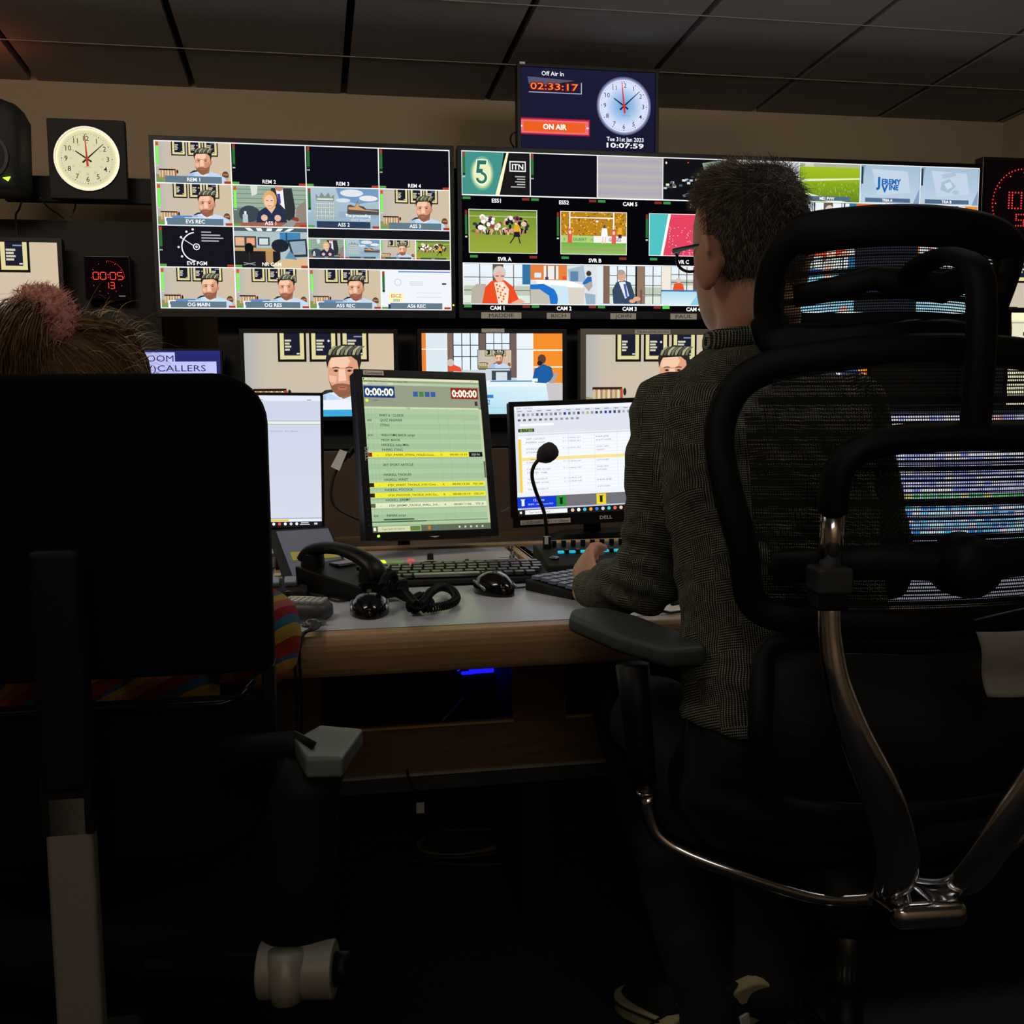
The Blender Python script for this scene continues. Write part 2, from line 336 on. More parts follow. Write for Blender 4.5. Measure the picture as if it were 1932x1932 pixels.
def portcullis(c):
    c.rect(0, 0, 1, 1, 'a9bdc9', '8ba9bb'); c.poly([(.4, 0), (1, 0), (1, .3), (.7, .38), (.45, .28)], '6f93ba')
    c.ell(.62, .12, .16, .09, 'd5dce0'); c.ell(.85, .24, .13, .07, 'e0e0dc'); c.ell(.5, .3, .1, .05, 'cdd8de')
    c.rect(.44, .58, 1, .72, '8ea6b6'); c.poly([(.55, .6), (.56, .42), (.6, .4), (.66, .44), (.7, .3), (.72, .42), (.78, .44), (.82, .5), (1, .5), (1, .64), (.55, .64)], '4f4a4a')
    c.poly([(.57, .46), (.66, .46), (.7, .33), (.72, .45), (.8, .52), (.98, .54), (.98, .56), (.57, .52)], 'c79a6a')
    for k in range(5): c.rect(.135+k*.055, .35, .155+k*.055, .78, '6d7a76'); c.rect(.14+k*.055, .35, .15+k*.055, .78, 'd8dcc8')
    for k in range(4): c.rect(.12, .38+k*.1, .38, .41+k*.1, '8a9690'); c.rect(.12, .385+k*.1, .38, .4+k*.1, 'dfe2d0')
    for s in (0, 1):
        for k in range(6): c.ring(.1+s*.3, .42+k*.07, .014, .006, 'aab4a8', n=10)
    c.poly([(.13, .33), (.12, .16), (.17, .24), (.2, .12), (.25, .22), (.3, .12), (.33, .24), (.38, .16), (.37, .33)], '7c8a84'); c.rect(.14, .26, .36, .3, 'd8dcc8')
def newsroom(c):
    c.rect(0, 0, 1, 1, 'a8b8bc'); c.rect(0, 0, 1, .1, '4b5a5c')
    for k in range(5): c.poly([(.15+k*.15, .02), (.22+k*.15, .02), (.27+k*.12, .09), (.2+k*.12, .09)], 'e8f0ee')
    c.rect(.62, .12, .9, .42, '3d7fae'); c.rect(.7, .12, .72, .42, '22435c'); c.rect(0, .22, .3, .5, '4a4642'); c.rect(.02, .25, .14, .45, 'd8a888'); c.rect(.17, .26, .28, .44, 'e09a7c')
    c.rect(.32, .24, .48, .44, '32363a'); c.rect(.34, .27, .46, .42, 'c6d2d6'); c.rect(0, .5, .62, .58, 'b99564'); c.rect(0, .58, .62, 1, '1f1d20')
    c.rect(.42, .58, .52, .9, 'b08a58'); c.poly([(.5, .92), (.62, .78), (1, .74), (1, 1), (.55, 1)], 'cfb488'); c.ell(.62, .44, .12, .16, '20242c', 14)
    c.poly([(.72, .3), (.98, .26), (1, .7), (.78, .72)], '2a3038'); c.poly([(.75, .34), (.96, .31), (.97, .64), (.8, .66)], '8fa2b0'); c.poly([(.68, .75), (.75, .55), (.85, .78)], '5f8aa6')
    c.ell(.2, .52, .06, .14, '131316', 14); c.rect(.19, .6, .21, .85, '2a2a2c'); c.line(.12, .92, .28, .86, .012, '8a8c8e'); c.line(.28, .92, .12, .86, .012, '8a8c8e')
def gauge(c):
    c.rect(0, 0, 1, 1, '15141c'); c.ring(.5, .5, .2, .016, 'e8e8ec', 95, 262, 24); c.ring(.5, .5, .045, .012, 'f0f0f4', n=20); c.ell(.5, .5, .018, None, 'd0d0d8', 12)
    c.line(.46, .47, .31, .3, .01, 'e0e0e6')
    for a in (260, 238, 212, 178, 146):
        t = math.radians(a); c.ell(.5+.235*math.cos(t), .5+.235*c.asp()*math.sin(t), .016, None, 'dcdce0', 10)
    for k in range(4): c.rect(.57, .13+k*.07, (.7, .82, .86, .8)[k], .16+k*.07, 'a8a8b0')
def webpage(c):
    c.rect(0, 0, 1, 1, 'e4e8ee'); c.rect(.25, .02, 1, .05, '4c78c8'); c.ring(.24, .3, .05, .008, 'b0b4c2', n=16); c.rect(.87, .31, .93, .35, '2a2e38')
    for k in range(3): c.rect(.4, .28+k*.04, .6, .295+k*.04, 'c0c4ca')
    c.rect(.1, .55, .32, .8, 'f2ecc0'); c.text('ESCZ', .215, .68, .08, 'd08a2a', bold=.03); c.text('2023', .215, .78, .06, '48a070', bold=.03)
    c.rect(.5, .55, .86, .57, 'd0d4dc'); c.rect(.5, .66, .86, .68, 'd0d4dc'); c.rect(.1, .85, .4, .98, '1c2a68'); c.rect(.26, .86, .4, .98, '5a2aa8'); c.ell(.17, .92, .03, .05, 'c07a50', 10)
def scrum(c, seed=3):
    rnd = random.Random(seed); c.rect(0, 0, 1, 1, '6f8a2e', '93a23a'); c.rect(0, .14, 1, .17, '9db06a'); c.rect(0, .0, 1, .05, '4a6a2c'); c.ell(.45, .5, .42, .08, '5d7228')
    for k in range(60):
        x, y = rnd.uniform(.08, .85), rnd.uniform(.14, .48); y += abs(x-.45)*.15
        c.ell(x, y, rnd.uniform(.018, .045), rnd.uniform(.035, .07), rnd.choice(['e8e4e0', '2a2638', '3a3048', '8a3c44', 'd8b8a0', '16161e', 'f0ece8', 'c89a7c']), 9)
    for k in range(16):
        x = .1+k*.05; c.line(x, .46, x+rnd.uniform(-.03, .03), .58, .02, rnd.choice(['d8a888', '20202a', 'b07c60']))
    c.ell(.7, .42, .045, .1, 'e0a020', 12); c.ell(.7, .28, .02, .035, 'b87c60', 10); c.poly([(.66, .5), (.74, .5), (.75, .62), (.65, .62)], '1c1c20'); c.line(.67, .6, .6, .77, .016, '26222a'); c.line(.72, .6, .75, .77, .016, '26222a')
def goal(c):
    rnd = random.Random(5); c.rect(0, 0, 1, .56, 'b07c1c')
    for k in range(170):
        x, y = rnd.random(), rnd.random()*.54; c.rect(x, y, x+.02, y+.03, rnd.choice(['e8a81c', 'd49820', '6e5a3a', 'f0c040', '8a4a20', 'e0b060', '4c4438']))
    c.rect(0, .56, 1, .72, 'a8c878'); c.rect(.5, .56, 1, .72, 'ece8e4'); c.text('X', .06, .68, .06, '3c7a3c'); c.text('GILBERT', .29, .68, .065, '3c8a44', bold=.02); c.text('X', .47, .68, .06, '3c7a3c'); c.text('GAGES', .82, .68, .07, '6a5a9a', bold=.02)
    c.rect(0, .72, 1, 1, '6fa648', '8cba5c'); c.rect(0, .86, 1, .9, '9a9a62')
    for x in (.13, .79): c.rect(x, 0, x+.02, .55, 'f0ece0'); c.rect(x-.02, .4, x+.045, .74, 'd85a4a'); c.rect(x-.005, .45, x+.03, .52, 'f0d8d0')
    c.rect(.15, .13, .79, .155, 'f4f0e8'); c.ell(.55, .22, .02, .025, 'f6f4ee', 10)
    c.poly([(.62, .38), (.7, .38), (.71, .58), (.61, .58)], 'f2f4f8'); c.ell(.66, .34, .02, .04, '6c4c3c', 10); c.line(.64, .57, .63, .74, .014, 'd8c0b0'); c.line(.68, .57, .67, .74, .014, 'd8c0b0')
    c.poly([(.87, .36), (.92, .36), (.93, .52), (.86, .52)], 'e0a82a'); c.rect(.87, .52, .92, .6, '34302c')
def pattern(c):
    c.rect(0, 0, 1, 1, 'd8405c'); c.poly([(0, 0), (.3, 0), (.2, 1), (0, 1)], '4cb8bc'); c.poly([(.3, 0), (.34, 0), (.22, 1), (.18, 1)], 'f0f0ee')
    rnd = random.Random(2)
    for k in range(80): c.ell(.3+rnd.random()*.66, .3+rnd.random()*.66, .008, None, 'f0b4b4', 7)
def window_bg(c, x0, x1, y1=1, n=3, m=4):
    c.rect(x0, 0, x1, y1, 'dfe8f2', 'd4dcd0'); c.rect(x0, .55*y1, x1, .8*y1, 'b8bfae')
    for k in range(n+1): x = x0+(x1-x0)*k/n; c.rect(x-.006, 0, x+.006, y1, '2e3440')
    for k in range(1, m): c.rect(x0, y1*k/m-.008, x1, y1*k/m+.008, '2e3440')
def cam1(c):
    window_bg(c, 0, 1, .98, 4, 3); c.rect(.44, 0, .6, .6, '6c5448'); c.rect(.88, .0, 1, .5, '2e6f9c')
    c.poly([(.12, 1), (.13, .62), (.2, .5), (.34, .5), (.4, 1)], 'b0a898')
    c.poly([(.28, 1), (.33, .58), (.42, .42), (.62, .4), (.74, .56), (.86, 1)], 'e04a20'); c.poly([(.46, .46), (.6, .44), (.68, .62), (.66, 1), (.52, 1)], 'f2dcc8')
    for k in range(14): c.ell(.5+.14*((k*37) % 10)/10, .52+.45*((k*53) % 14)/14, .016, None, 'e8602c', 8)
    c.ell(.54, .22, .095, .18, 'c6c2be', 18); c.ell(.54, .3, .07, .15, 'dfb0a0', 18); c.rect(.48, .28, .53, .31, '7a5a58'); c.rect(.56, .28, .61, .31, '7a5a58')
    c.poly([(.7, .98), (.84, .86), (.92, .94), (.86, 1)], 'dfa890')
def cam2(c):
    c.rect(0, 0, 1, 1, 'd4d8dc'); c.rect(0, 0, .55, .38, 'd87c3c'); c.rect(.2, .02, .42, .36, 'e4e0d8'); c.rect(.24, .02, .26, .36, '5a4c44'); c.rect(.36, .02, .38, .36, '5a4c44'); c.rect(.06, .2, .16, .32, 'cfe4f0')
    c.poly([(.56, .1), (.8, 0), (.84, .42), (.58, .42)], '9fb4c4'); c.rect(.6, .15, .72, .4, '5a80a0'); c.rect(.22, .3, .27, .38, '3a3c50'); c.rect(.48, .28, .54, .38, 'e0502c')
    c.poly([(.08, .38), (.6, .4), (.78, .5), (.8, .56), (.5, .56), (.1, .48)], 'eef2f4'); c.poly([(.0, .5), (.2, .48), (.36, .62), (.42, .82), (.4, 1), (0, 1)], '1e6ec4'); c.poly([(.0, .62), (.14, .62), (.28, .78), (.3, 1), (0, 1)], 'b8b4a8')
    c.poly([(.3, .5), (.56, .54), (.6, 1), (.42, 1), (.4, .72)], 'c2dcec'); c.poly([(.56, .56), (.82, .58), (.8, 1), (.58, 1)], 'cec8be')
    c.poly([(.78, .46), (.86, .28), (.92, .28), (.93, .44), (.84, .52)], '2766b4'); c.ell(.88, .2, .04, .07, '4a2e26', 12); c.poly([(.8, .5), (.92, .4), (.94, .52), (.88, .66)], 'a8a098'); c.poly([(.82, .7), (.98, .74), (.98, 1), (.84, 1)], '8ea8bc')
def cam3(c):
    window_bg(c, .18, .6, .98, 3, 4); window_bg(c, .74, 1, .98, 2, 4); c.rect(0, 0, .1, 1, 'd8e0e4'); c.rect(.1, 0, .2, 1, '7c6252'); c.rect(.62, 0, .74, 1, '8a7262'); c.rect(.67, .6, .7, 1, '6a5246')
    c.poly([(.26, 1), (.24, .62), (.3, .42), (.42, .36), (.52, .42), (.58, .72), (.62, .96), (.5, 1)], '34465e'); c.poly([(.34, .42), (.44, .4), (.5, .76), (.44, .84)], 'dce2f0'); c.poly([(.41, .46), (.45, .46), (.48, .8), (.45, .8)], '4a5aa8')
    c.ell(.385, .25, .065, .15, 'd0a084', 16); c.ell(.37, .16, .06, .07, 'a89a88', 14); c.ell(.62, .84, .06, .06, 'd8a080', 12); c.ell(.55, .9, .05, .05, 'd8a080', 12); c.rect(0, .97, 1, 1, 'c2d4e0')
def cam4(c, ext=False):
    window_bg(c, .15, .9, .6, 6, 3); c.rect(0, 0, .15, .6, 'e4dcd0'); c.rect(.5, 0, .56, .6, '5a4a44'); c.rect(0, .6, 1, .64, '2f64a8'); c.rect(0, .64, 1, 1, 'a8d2de', 'cfe4ec'); c.poly([(.6, .64), (1, .64), (1, 1), (.45, 1)], '88c4dc')
    c.poly([(.18, .6), (.2, .44), (.27, .4), (.34, .44), (.36, .6)], 'e0502c'); c.ell(.27, .35, .04, .07, 'c8b8b0', 12)
def studio(c, sign=True):        # wide studio shot with the caller on a screen
    c.rect(0, 0, 1, 1, 'c4ccd2'); c.rect(0, 0, .03, .48, 'e08030'); c.rect(.03, 0, .18, .52, 'd2dde4'); c.rect(0, .19, .18, .2, 'f8f8f4'); c.rect(.18, 0, .22, .52, '7a6258')
    c.rect(.22, 0, .4, .45, 'dbe6f0'); c.rect(.45, 0, .62, .3, 'dbe6f0'); c.rect(.4, 0, .45, .45, '6c5a54'); c.rect(.62, 0, .67, .55, '6c5a54')
    for k in range(4): c.rect(.218+k*.06, 0, .224+k*.06, .45, '2c3240'); c.rect(.448+k*.057, 0, .453+k*.057, .3, '2c3240')
    for y in (.14, .28): c.rect(.22, y, .4, y+.012, '2c3240'); c.rect(.45, y-.02, .62, y-.008, '2c3240')
    c.rect(.67, 0, .79, .62, 'dfe6ec'); c.rect(.67, .19, .79, .2, '8a92a0'); c.rect(.79, 0, 1, .64, 'e8872a'); c.rect(.79, .2, 1, .215, 'fbf4e4'); c.rect(.79, .41, 1, .425, 'fbf4e4')
    v = c.V; c.sub(.39, .2, .635, .44); caller(c, .0, 1, False, False); c.V = v
    c.frame(.39, .2, .635, .44, .004, '4c5058'); c.rect(.49, .46, .63, .58, '3c4450'); c.rect(.52, .48, .6, .58, 'c8d4dc')
    c.poly([(.18, .46), (.19, .4), (.23, .39), (.27, .42), (.28, .47)], 'e0502c'); c.ell(.2, .36, .025, .045, 'c2b8b2', 12)
    c.poly([(.0, .62), (.5, .58), (1, .62), (1, .7), (.0, .68)], 'dfe9ee'); c.poly([(0, .66), (1, .66), (1, 1), (0, 1)], 'b4dbe6', ['b4dbe6', 'd6e6ee', 'c0dce8', '8cc8de']); c.rect(.48, .585, .86, .6, '2878b4')
    c.poly([(.88, .62), (1, .62), (1, .9), (.9, .86)], 'c0bcc0')
    c.poly([(.78, .58), (.8, .44), (.86, .38), (.92, .42), (.94, .56), (.88, .62), (.8, .61)], '1c5a9c'); c.ell(.85, .32, .03, .06, '5c3c30', 14); c.ell(.835, .37, .02, .03, '2a1e1a', 10); c.poly([(.9, .62), (.95, .48), (.97, .5), (.94, .62)], 'a89c98'); c.rect(.78, .56, .82, .6, 'e8eef2')
    c.rect(.0, .76, .5, .8, '2a78c0'); c.text('0207 22', .4, .88, .06, '1c5ca0'); c.rect(.0, .92, 1, .925, '7ac0dc')
def five_slate(c):
    c.rect(0, 0, 1, 1, '3f8c84'); c.poly([(.62, 0), (1, 0), (1, 1), (.52, 1)], '181618'); c.poly([(.66, 0), (.69, 0), (.55, 1), (.49, 1)], 'f0ecc0')
    for r, col in ((.17, '6aa68c'), (.15, 'a8c89c'), (.13, 'dce4b4')): c.ell(.3, .5, r, r*2.3, col, 24)
    def five(g, col):
        c.poly([(.23-g, .2-g), (.37+g, .2-g), (.36+g, .3+g), (.27, .3+g), (.26, .4), (.31, .4), (.31, .5+g), (.21-g, .5+g)], col)
        c.ring(.29, .6, .085+g, .04+g, col, -95, 175, 18)
    five(.012, 'fffbe0'); five(-.002, '2c6c60')
    c.rect(.7, .2, .94, .44, 'e8e8e6'); c.rect(.715, .225, .925, .415, '1a1a1c'); c.text('ITN', .82, .39, .125, 'f4f4f4', bold=.02)
    for k in range(5): c.rect(.78+(k % 2)*.03-(.06 if k == 4 else 0), .54+k*.06, .93, .565+k*.06, 'b4b4b0')
def gallery(c):
    c.rect(0, 0, 1, 1, '101014'); c.poly([(.62, .1), (1, .0), (1, 1), (.8, .9), (.7, .5)], '8a9a8a'); rnd = random.Random(9)
    for k in range(26):
        x = rnd.uniform(.02, .75); y = .62-x*.42+rnd.uniform(-.05, .12); c.rect(x, y, x+.05, y+.05, rnd.choice(['d8d8d0', 'b0c0d0', '6a6a60', 'e8e0b0', '34343a', '4c5a68']))
    for k in range(14):
        x = rnd.uniform(.3, .8); y = rnd.uniform(.6, .95); c.poly([(x, y), (x+.1, y-.06), (x+.12, y), (x+.03, y+.05)], rnd.choice(['3a4450', '8090a0', '22262c', '5a6e62']))
    c.ell(.06, .12, .015, .03, 'e8d8c8', 8); c.ell(.4, .1, .012, .02, 'd84030', 8)
def grass(c):
    c.rect(0, 0, 1, .12, 'a8a89a'); c.rect(.1, 0, .25, .1, 'c8c8c4'); c.rect(0, .1, 1, .48, '9bb524', '88a81c'); c.rect(0, .48, 1, 1, '84a420', '5c7c18'); c.poly([(0, .43), (1, .36), (1, .4), (0, .49)], 'dce6b8'); rnd = random.Random(4)
    for k in range(90): x, y = rnd.random(), rnd.uniform(.5, .98); c.line(x, y, x+rnd.uniform(-.02, .02), y-.05, .006, rnd.choice(['a8c43c', '4c6c14', 'bcd460', '6c8c20']))
    c.poly([(0, .72), (.35, .86), (.8, 1), (.5, 1), (0, .82)], 'd8e4c0')
def pale_slate(c, logo):
    c.rect(0, 0, 1, 1, '9cb4c8', 'b4c6d6'); c.poly([(0, 0), (.1, 0), (.04, .5), (0, 1)], '7f9ab4'); c.poly([(.2, .1), (.8, .15), (.85, .7), (.3, .8)], 'b9c9d8'); c.poly([(.9, 1), (1, .6), (1, 1)], '7c94b4')
    c.rect(.03, .05, .06, .5, '1f3a40')
    if logo:
        c.text('J', .31, .56, .24, '1a62ae', bold=.05); c.text('EREMY', .53, .49, .13, '1a62ae', bold=.05); c.text('V', .42, .7, .19, '1a62ae', bold=.05); c.text('INE', .57, .64, .13, '1a62ae', bold=.05)
    else:
        c.poly([(.35, .2), (.6, .12), (.62, .22), (.4, .3)], 'a6b8ca'); c.poly([(.38, .4), (.5, .3), (.62, .5), (.5, .68), (.36, .6)], 'a2b4c6'); c.poly([(.42, .44), (.52, .38), (.57, .5), (.48, .6)], 'c2d0dc'); c.ell(.62, .66, .06, .06, 'a6b8ca')
def clockface(c, cx, cy, r, face, ink, h, m, s_, red='d82820', numr=.78, twelve=True, ns=.16, extra=None):
    A = c.asp()
    c.ell(cx, cy, r, None, face, 48)
    if extra: extra()
    for k in range(60):
        t = math.radians(k*6); q = (.93 if k % 5 else .92)*r; c.ell(cx+q*math.sin(t), cy-q*A*math.cos(t), r*(.012 if k % 5 else .022), None, ink, 6)
    for k in range(1, 13):
        t = math.radians(k*30); c.text(str(k), cx+numr*r*math.sin(t)-(0 if k != 12 or twelve else 0), cy-numr*r*A*math.cos(t)+ns*r*A/2, ns*r*A, ink, bold=.005)
    def hand(a, L, w0, w1, tail, col):
        t = math.radians(a); dx, dy = math.sin(t), -math.cos(t)*A; c.line(cx-dx*tail*r, cy-dy*tail*r, cx+dx*L*r, cy+dy*L*r, w0*r, col, w1*r)
    hand(h*30+m*.5, .5, .07, .04, .2, ink); hand(m*6, .85, .07, .025, .22, ink); hand(s_*6, .92, .085, .03, .28, red); c.ell(cx, cy, r*.06, None, red, 14)
# ------------------------------------------------------------------ the room
def struct(b, name, m, **k): o = b.build(name, m, **k); o['kind'] = 'structure'; return o
M_WALL = mat('beige_wall_paint', (156, 138, 112), .85, bump=.15, scale=60, var=.04)
M_CEIL = mat('ceiling_tile', (140, 138, 138), .9, bump=.3, scale=150, var=.06)
M_GAP = mat('dark_gap', (24, 22, 20), .9); M_TBAR = mat('ceiling_bar', (130, 124, 116), .8)
M_CARPET = mat('dark_carpet', (30, 32, 36), .95, bump=.6, scale=400, var=.3)
M_DARKWALL = mat('rear_wall_paint', (150, 130, 105), .9)
YW = 4.6; XR = 3.2; XL = -2.4; YB = -2.2
sd = _ray(565, 850); SL = sd.z/sd.y                         # the ceiling falls towards the screen wall
ZC = 2.355
def cz(y): return ZC+SL*(y-YW)
struct(MB().box((.4, 1.2, -.05), (6, 7.4, .1)), 'floor', M_CARPET)
struct(MB().box((.4, YW+.05, 1.3), (6, .1, 2.8)), 'wall_back', M_WALL)
struct(MB().box((XR+.05, 1.2, 1.4), (.1, 7, 3)), 'wall_right', M_WALL)
struct(MB().box((XL-.05, 1.2, 1.4), (.1, 7, 3)), 'wall_left', M_WALL)
struct(MB().box((.4, YB-.05, 1.4), (6, .1, 3)), 'wall_front', M_DARKWALL)
b = MB(); x0 = onY(364, 161, YW).x-.6*4
def cy_at(px, py):
    r = _ray(px, py); t = (ZC-SL*YW-CAMZ)/(r.z-SL*r.y); return r.y*t
c1 = cy_at(630, 107.5); c2 = cy_at(960, 10); step = (c1-c2); ys = [YW+.02, c1]
while ys[-1] > YB: ys.append(ys[-1]-max(step, .5))
SLA = math.atan(SL); RX = Matrix.Rotation(SLA, 3, 'X')
for j in range(len(ys)-1):
    ya, yb = ys[j+1], ys[j]; ym = (ya+yb)/2
    for i in range(11):
        xm = x0+.6*i+.3
        if XL-.3 < xm < XR+.3: b.box((xm, ym, cz(ym)+.02), (.572, (yb-ya-.004)/math.cos(SLA), .03), RX)
struct(b, 'ceiling', M_CEIL)
b = MB(); ym = (YW+YB)/2; b.box((.4, ym, cz(ym)+.075), (6, 7, .05), RX); struct(b, 'ceiling', M_GAP)
b = MB()
for y in ys[1:]: b.box((.4, y, cz(y)+.004), (6, .004, .003), RX)
struct(b, 'trim_1', M_TBAR)
g_ = _ray(-70, 75); t_ = (ZC-SL*YW-CAMZ)/(g_.z-SL*g_.y); area('red_indicator_glow', (g_.x*t_, g_.y*t_, cz(g_.y*t_)-.16), (PI, 0, 0), .1, .05, .16, (1, .22, .08))
# ------------------------------------------------------------------ rack and panels behind the screens
t = empty('screen_rack', (.9, 4.1, 0), 'dark panelled rack behind the wall of monitors', 'rack')
M_RACK = mat('rack_panel', (18, 15, 13), .75, bump=.3, scale=40)
b = MB(); b.box((-1.45, 4.06, .87), (1.85, .06, 1.74)); b.build('panel', M_RACK, t, M=Matrix.Translation((-.9, -4.1, 0)))
b = MB(); b.box((1.42, 4.06, .98), (3.5, .06, 1.96)); b.build('panel', M_RACK, t, M=Matrix.Translation((-.9, -4.1, 0)))
b = MB(); b.box((-.72, 4.02, 1.842), (.6, .04, .085)); b.build('mounting_rail', M_BLKM, t, M=Matrix.Translation((-.9, -4.1, 0)))
for X in (-1.1, -.28, .54, 1.58, 2.66): MB().box((X-.9, -.08, .65), (.05, .03, 1.3)).build('upright', M_BLKM, t)
MB().box((0, -.08, .96), (4.3, .03, .07)).build('shelf', M_BLKM, t)
def monitor(name, c, W, H, label, cv, bz=.018, depth=.05, rot=(0, 0, 0), bm=None, led=None, cat='monitor', group=None, bottom=None, lift=0):
    bm = bm or M_BLK; bb = bottom or bz
    t = empty(name, c, label, cat, rot[0], group, rot[1], rot[2])
    b = MB(); b.box((0, depth/2+.001, 0), (W+2*bz-.004, depth, H+2*bz-.004))
    b.box((0, depth+.015, 0), (W*.6, .04, H*.6)); b.build('back_cover', bm, t, bevel=.004)
    b = MB(); y0, y1 = -.007, .004; o = [(-W/2-bz, -H/2-bb), (W/2+bz, -H/2-bb), (W/2+bz, H/2+bz), (-W/2-bz, H/2+bz)]; n = [(-W/2, -H/2), (W/2, -H/2), (W/2, H/2), (-W/2, H/2)]
    vs_ = [(x, y, z) for y in (y0, y1) for x, z in o]+[(x, y, z) for y in (y0, y1) for x, z in n]
    fs = []
    for i in range(4):
        j = (i+1) % 4; fs += [(i, j, 8+j, 8+i), (4+i, 12+i, 12+j, 4+j), (i, 4+i, 4+j, j), (8+i, 8+j, 12+j, 12+i)]
    b.add(vs_, fs).build('bezel', bm, t, bevel=.0015)
    cv.build('screen', t, (0, 0, 0))
    if led: MB().cyl((led[0], -.0075, led[1]), (led[0], -.0105, led[1]), .003, seg=10).build('power_light', mat('led_'+led[2], {'y': (220, 230, 40), 'g': (150, 255, 40), 'b': (190, 200, 255)}[led[2]], emit=2.5), t)
    return t
def cell(c, x0, y0, x1, y1): c.view(x0, y0, x1, y1); c.k = 2; return c
WH = 'eef0ee'
# multiview 1 ------------------------------------------------
c = Canvas(1.018, .567); cols = [0, .25, .5, .75, 1]; rows = [0, .25, .5, .75, 1]
def fn_black(c): c.rect(0, 0, 1, 1, '0d0d18')
names = [['REM 1', 'REM 2', 'REM 3', 'REM 4'], ['EVS REC', 'ASS 1', 'ASS 2', 'ASS 3'], ['EVS PGM', 'NR CAM', None, None], ['OG MAIN', 'OG RES', 'A55 REC', 'A56 REC']]
for r in range(4):
    for k in range(4):
        nm = names[r][k]
        if nm is None: continue
        cell(c, cols[k], rows[r], cols[k+1], rows[r+1])
        if (r, k) in ((0, 0),): caller(c, 0, 0, False)
        elif (r, k) == (1, 3): caller(c, 0, 1, False)
        elif (r, k) in ((1, 0), (3, 0), (3, 1), (3, 2)): caller(c, (.03, .06, .02, 0)[k] if r else 0, k % 2)
        elif r == 0: fn_black(c)
        elif (r, k) == (1, 1): committee(c)
        elif (r, k) == (1, 2): portcullis(c); c.text('The proceeding', .7, .7, .07, 'f4f4f4', bold=.02); c.text('start shortly', .74, .8, .07, 'd0d4d8', bold=.01)
        elif (r, k) == (2, 0): gauge(c)
        elif (r, k) == (2, 1): newsroom(c)
        else: webpage(c)
        live = not (r == 0 and k) and (r, k) not in ((2, 0), (1, 2), (3, 3))
        if (r, k) != (2, 1): meter(c, dim=not live)
        c.rect(0, .92, .1, .985, '5c9c4a'); c.rect(.9, .92, 1, .985, 'a83a2c')
        cap(c, nm, band=(r, k) in ((0, 0), (1, 0), (1, 2), (1, 3), (3, 0), (3, 1), (3, 2), (3, 3)), dark=(r, k) == (1, 2))
cell(c, .5, .5, 1, .75); c.rect(0, 0, 1, 1, '14141a')
for k, fn in enumerate((committee, portcullis, lambda q: caller(q, 0, 0, False), scrum)):
    cell(c, .5+k*.125, .565, .625+k*.125, .685); c.frame(0, 0, 1, 1, .02, WH); fn(c); c.rect(.13, .87, .87, .98, '3c4a50'); c.text('REC', .5, .96, .07, 'c8ccd0'); c.rect(.02, .05, .06, .5, '6cc858'); c.rect(0, .9, .12, 1, 'b04030')
c.view(0, 0, 1, 1); c.k = 330
for k in range(3): c.rect(cols[k+1]-.0018, 0, cols[k+1]+.0018, .5 if k == 2 else 1, WH)
c.rect(.7482, .75, .7518, 1, WH)
for k in range(3): c.rect(0, rows[k+1]-.003, 1, rows[k+1]+.003, WH)
for y in (.562, .685): c.rect(.5, y-.003, 1, y+.003, WH)
for k in range(1, 4): c.rect(.5+k*.125-.0015, .56, .5+k*.125+.0015, .688, WH)
c.frame(0, 0, 1, 1, .0035, WH)
t = monitor('multiview_monitor', (0, 3.91, 1.7125), 1.018, .567, 'large multiview monitor with a four by four grid of feeds, left of the row', c, .016, led=(.516, -.265, 'y'), bottom=.03)
# multiview 2 ------------------------------------------------
c = Canvas(1.011, .567)
def tally(c, x, y, on=False): c.rect(x, y, x+.028, y+.016, '3c8c44' if not on else '54d83c')
def tallyr(c, x, y): c.rect(x-.028, y, x, y+.016, '7c2c28')
for k, (fn, nm) in enumerate(((five_slate, 'ES51'), (fn_black, 'ES52'), (None, 'CAM 5'), (gallery, 'PCR'))):
    x = k*.25; cell(c, x, 0, x+.25, .272)
    if fn: fn(c)
    else:
        for j in range(12): c.rect(0, j/12, 1, (j+1)/12, ('a8a2a8', 'a49eac', 'aca6a4')[j % 3], ('aaa4a6', 'a6a0ac', 'aeaaa6')[j % 3])
    if k < 2: meter(c, dim=True)
    c.view(0, 0, 1, 1); c.k = 330; c.text(nm, x+.125, .318, .024, 'f4f4f4', bold=.03); tally(c, x+.003, .285); tallyr(c, x+.247, .285)
for k, (fn, nm) in enumerate(((scrum, 'SVR A'), (goal, 'SVR B'), (pattern, 'SVR C'))):
    x = .024+k*.338; cell(c, x, .36, x+.252, .635); fn(c); c.frame(0, 0, 1, 1, .008, 'f0ece4')
    c.view(0, 0, 1, 1); c.k = 330; c.text(nm, x+.13, .685, .024, 'f4f4f4', bold=.03); tally(c, x+.003, .65); tallyr(c, x+.25, .65)
    c.rect(x-.014, .37, x-.006, .4, '7a2c24'); c.rect(x-.014, .4, x-.006, .52, '2c7038'); c.rect(x-.014, .53, x-.006, .54, 'c8c8c8')
for k, (fn, nm) in enumerate(((cam1, 'CAM 1'), (cam2, 'CAM 2'), (cam3, 'CAM 3'), (cam4, 'CAM 4'))):
    x = k*.25; cell(c, x, .705, x+.25, .958); fn(c)
    c.view(0, 0, 1, 1); c.k = 330; c.text(nm, x+.125, .996, .024, 'f4f4f4', bold=.03); tally(c, x+.003, .966, k == 3); tallyr(c, x+.247, .966)
c.k = 340
for k in range(5): c.rect(max(0, k*.25-.0016), 0, min(1, k*.25+.0016), .274, WH)
for y0, y1 in ((0, .006), (.27, .278), (.698, .705), (.957, .963)): c.rect(0, y0, 1, y1, WH)
c.rect(0, .7, .003, .96, WH)
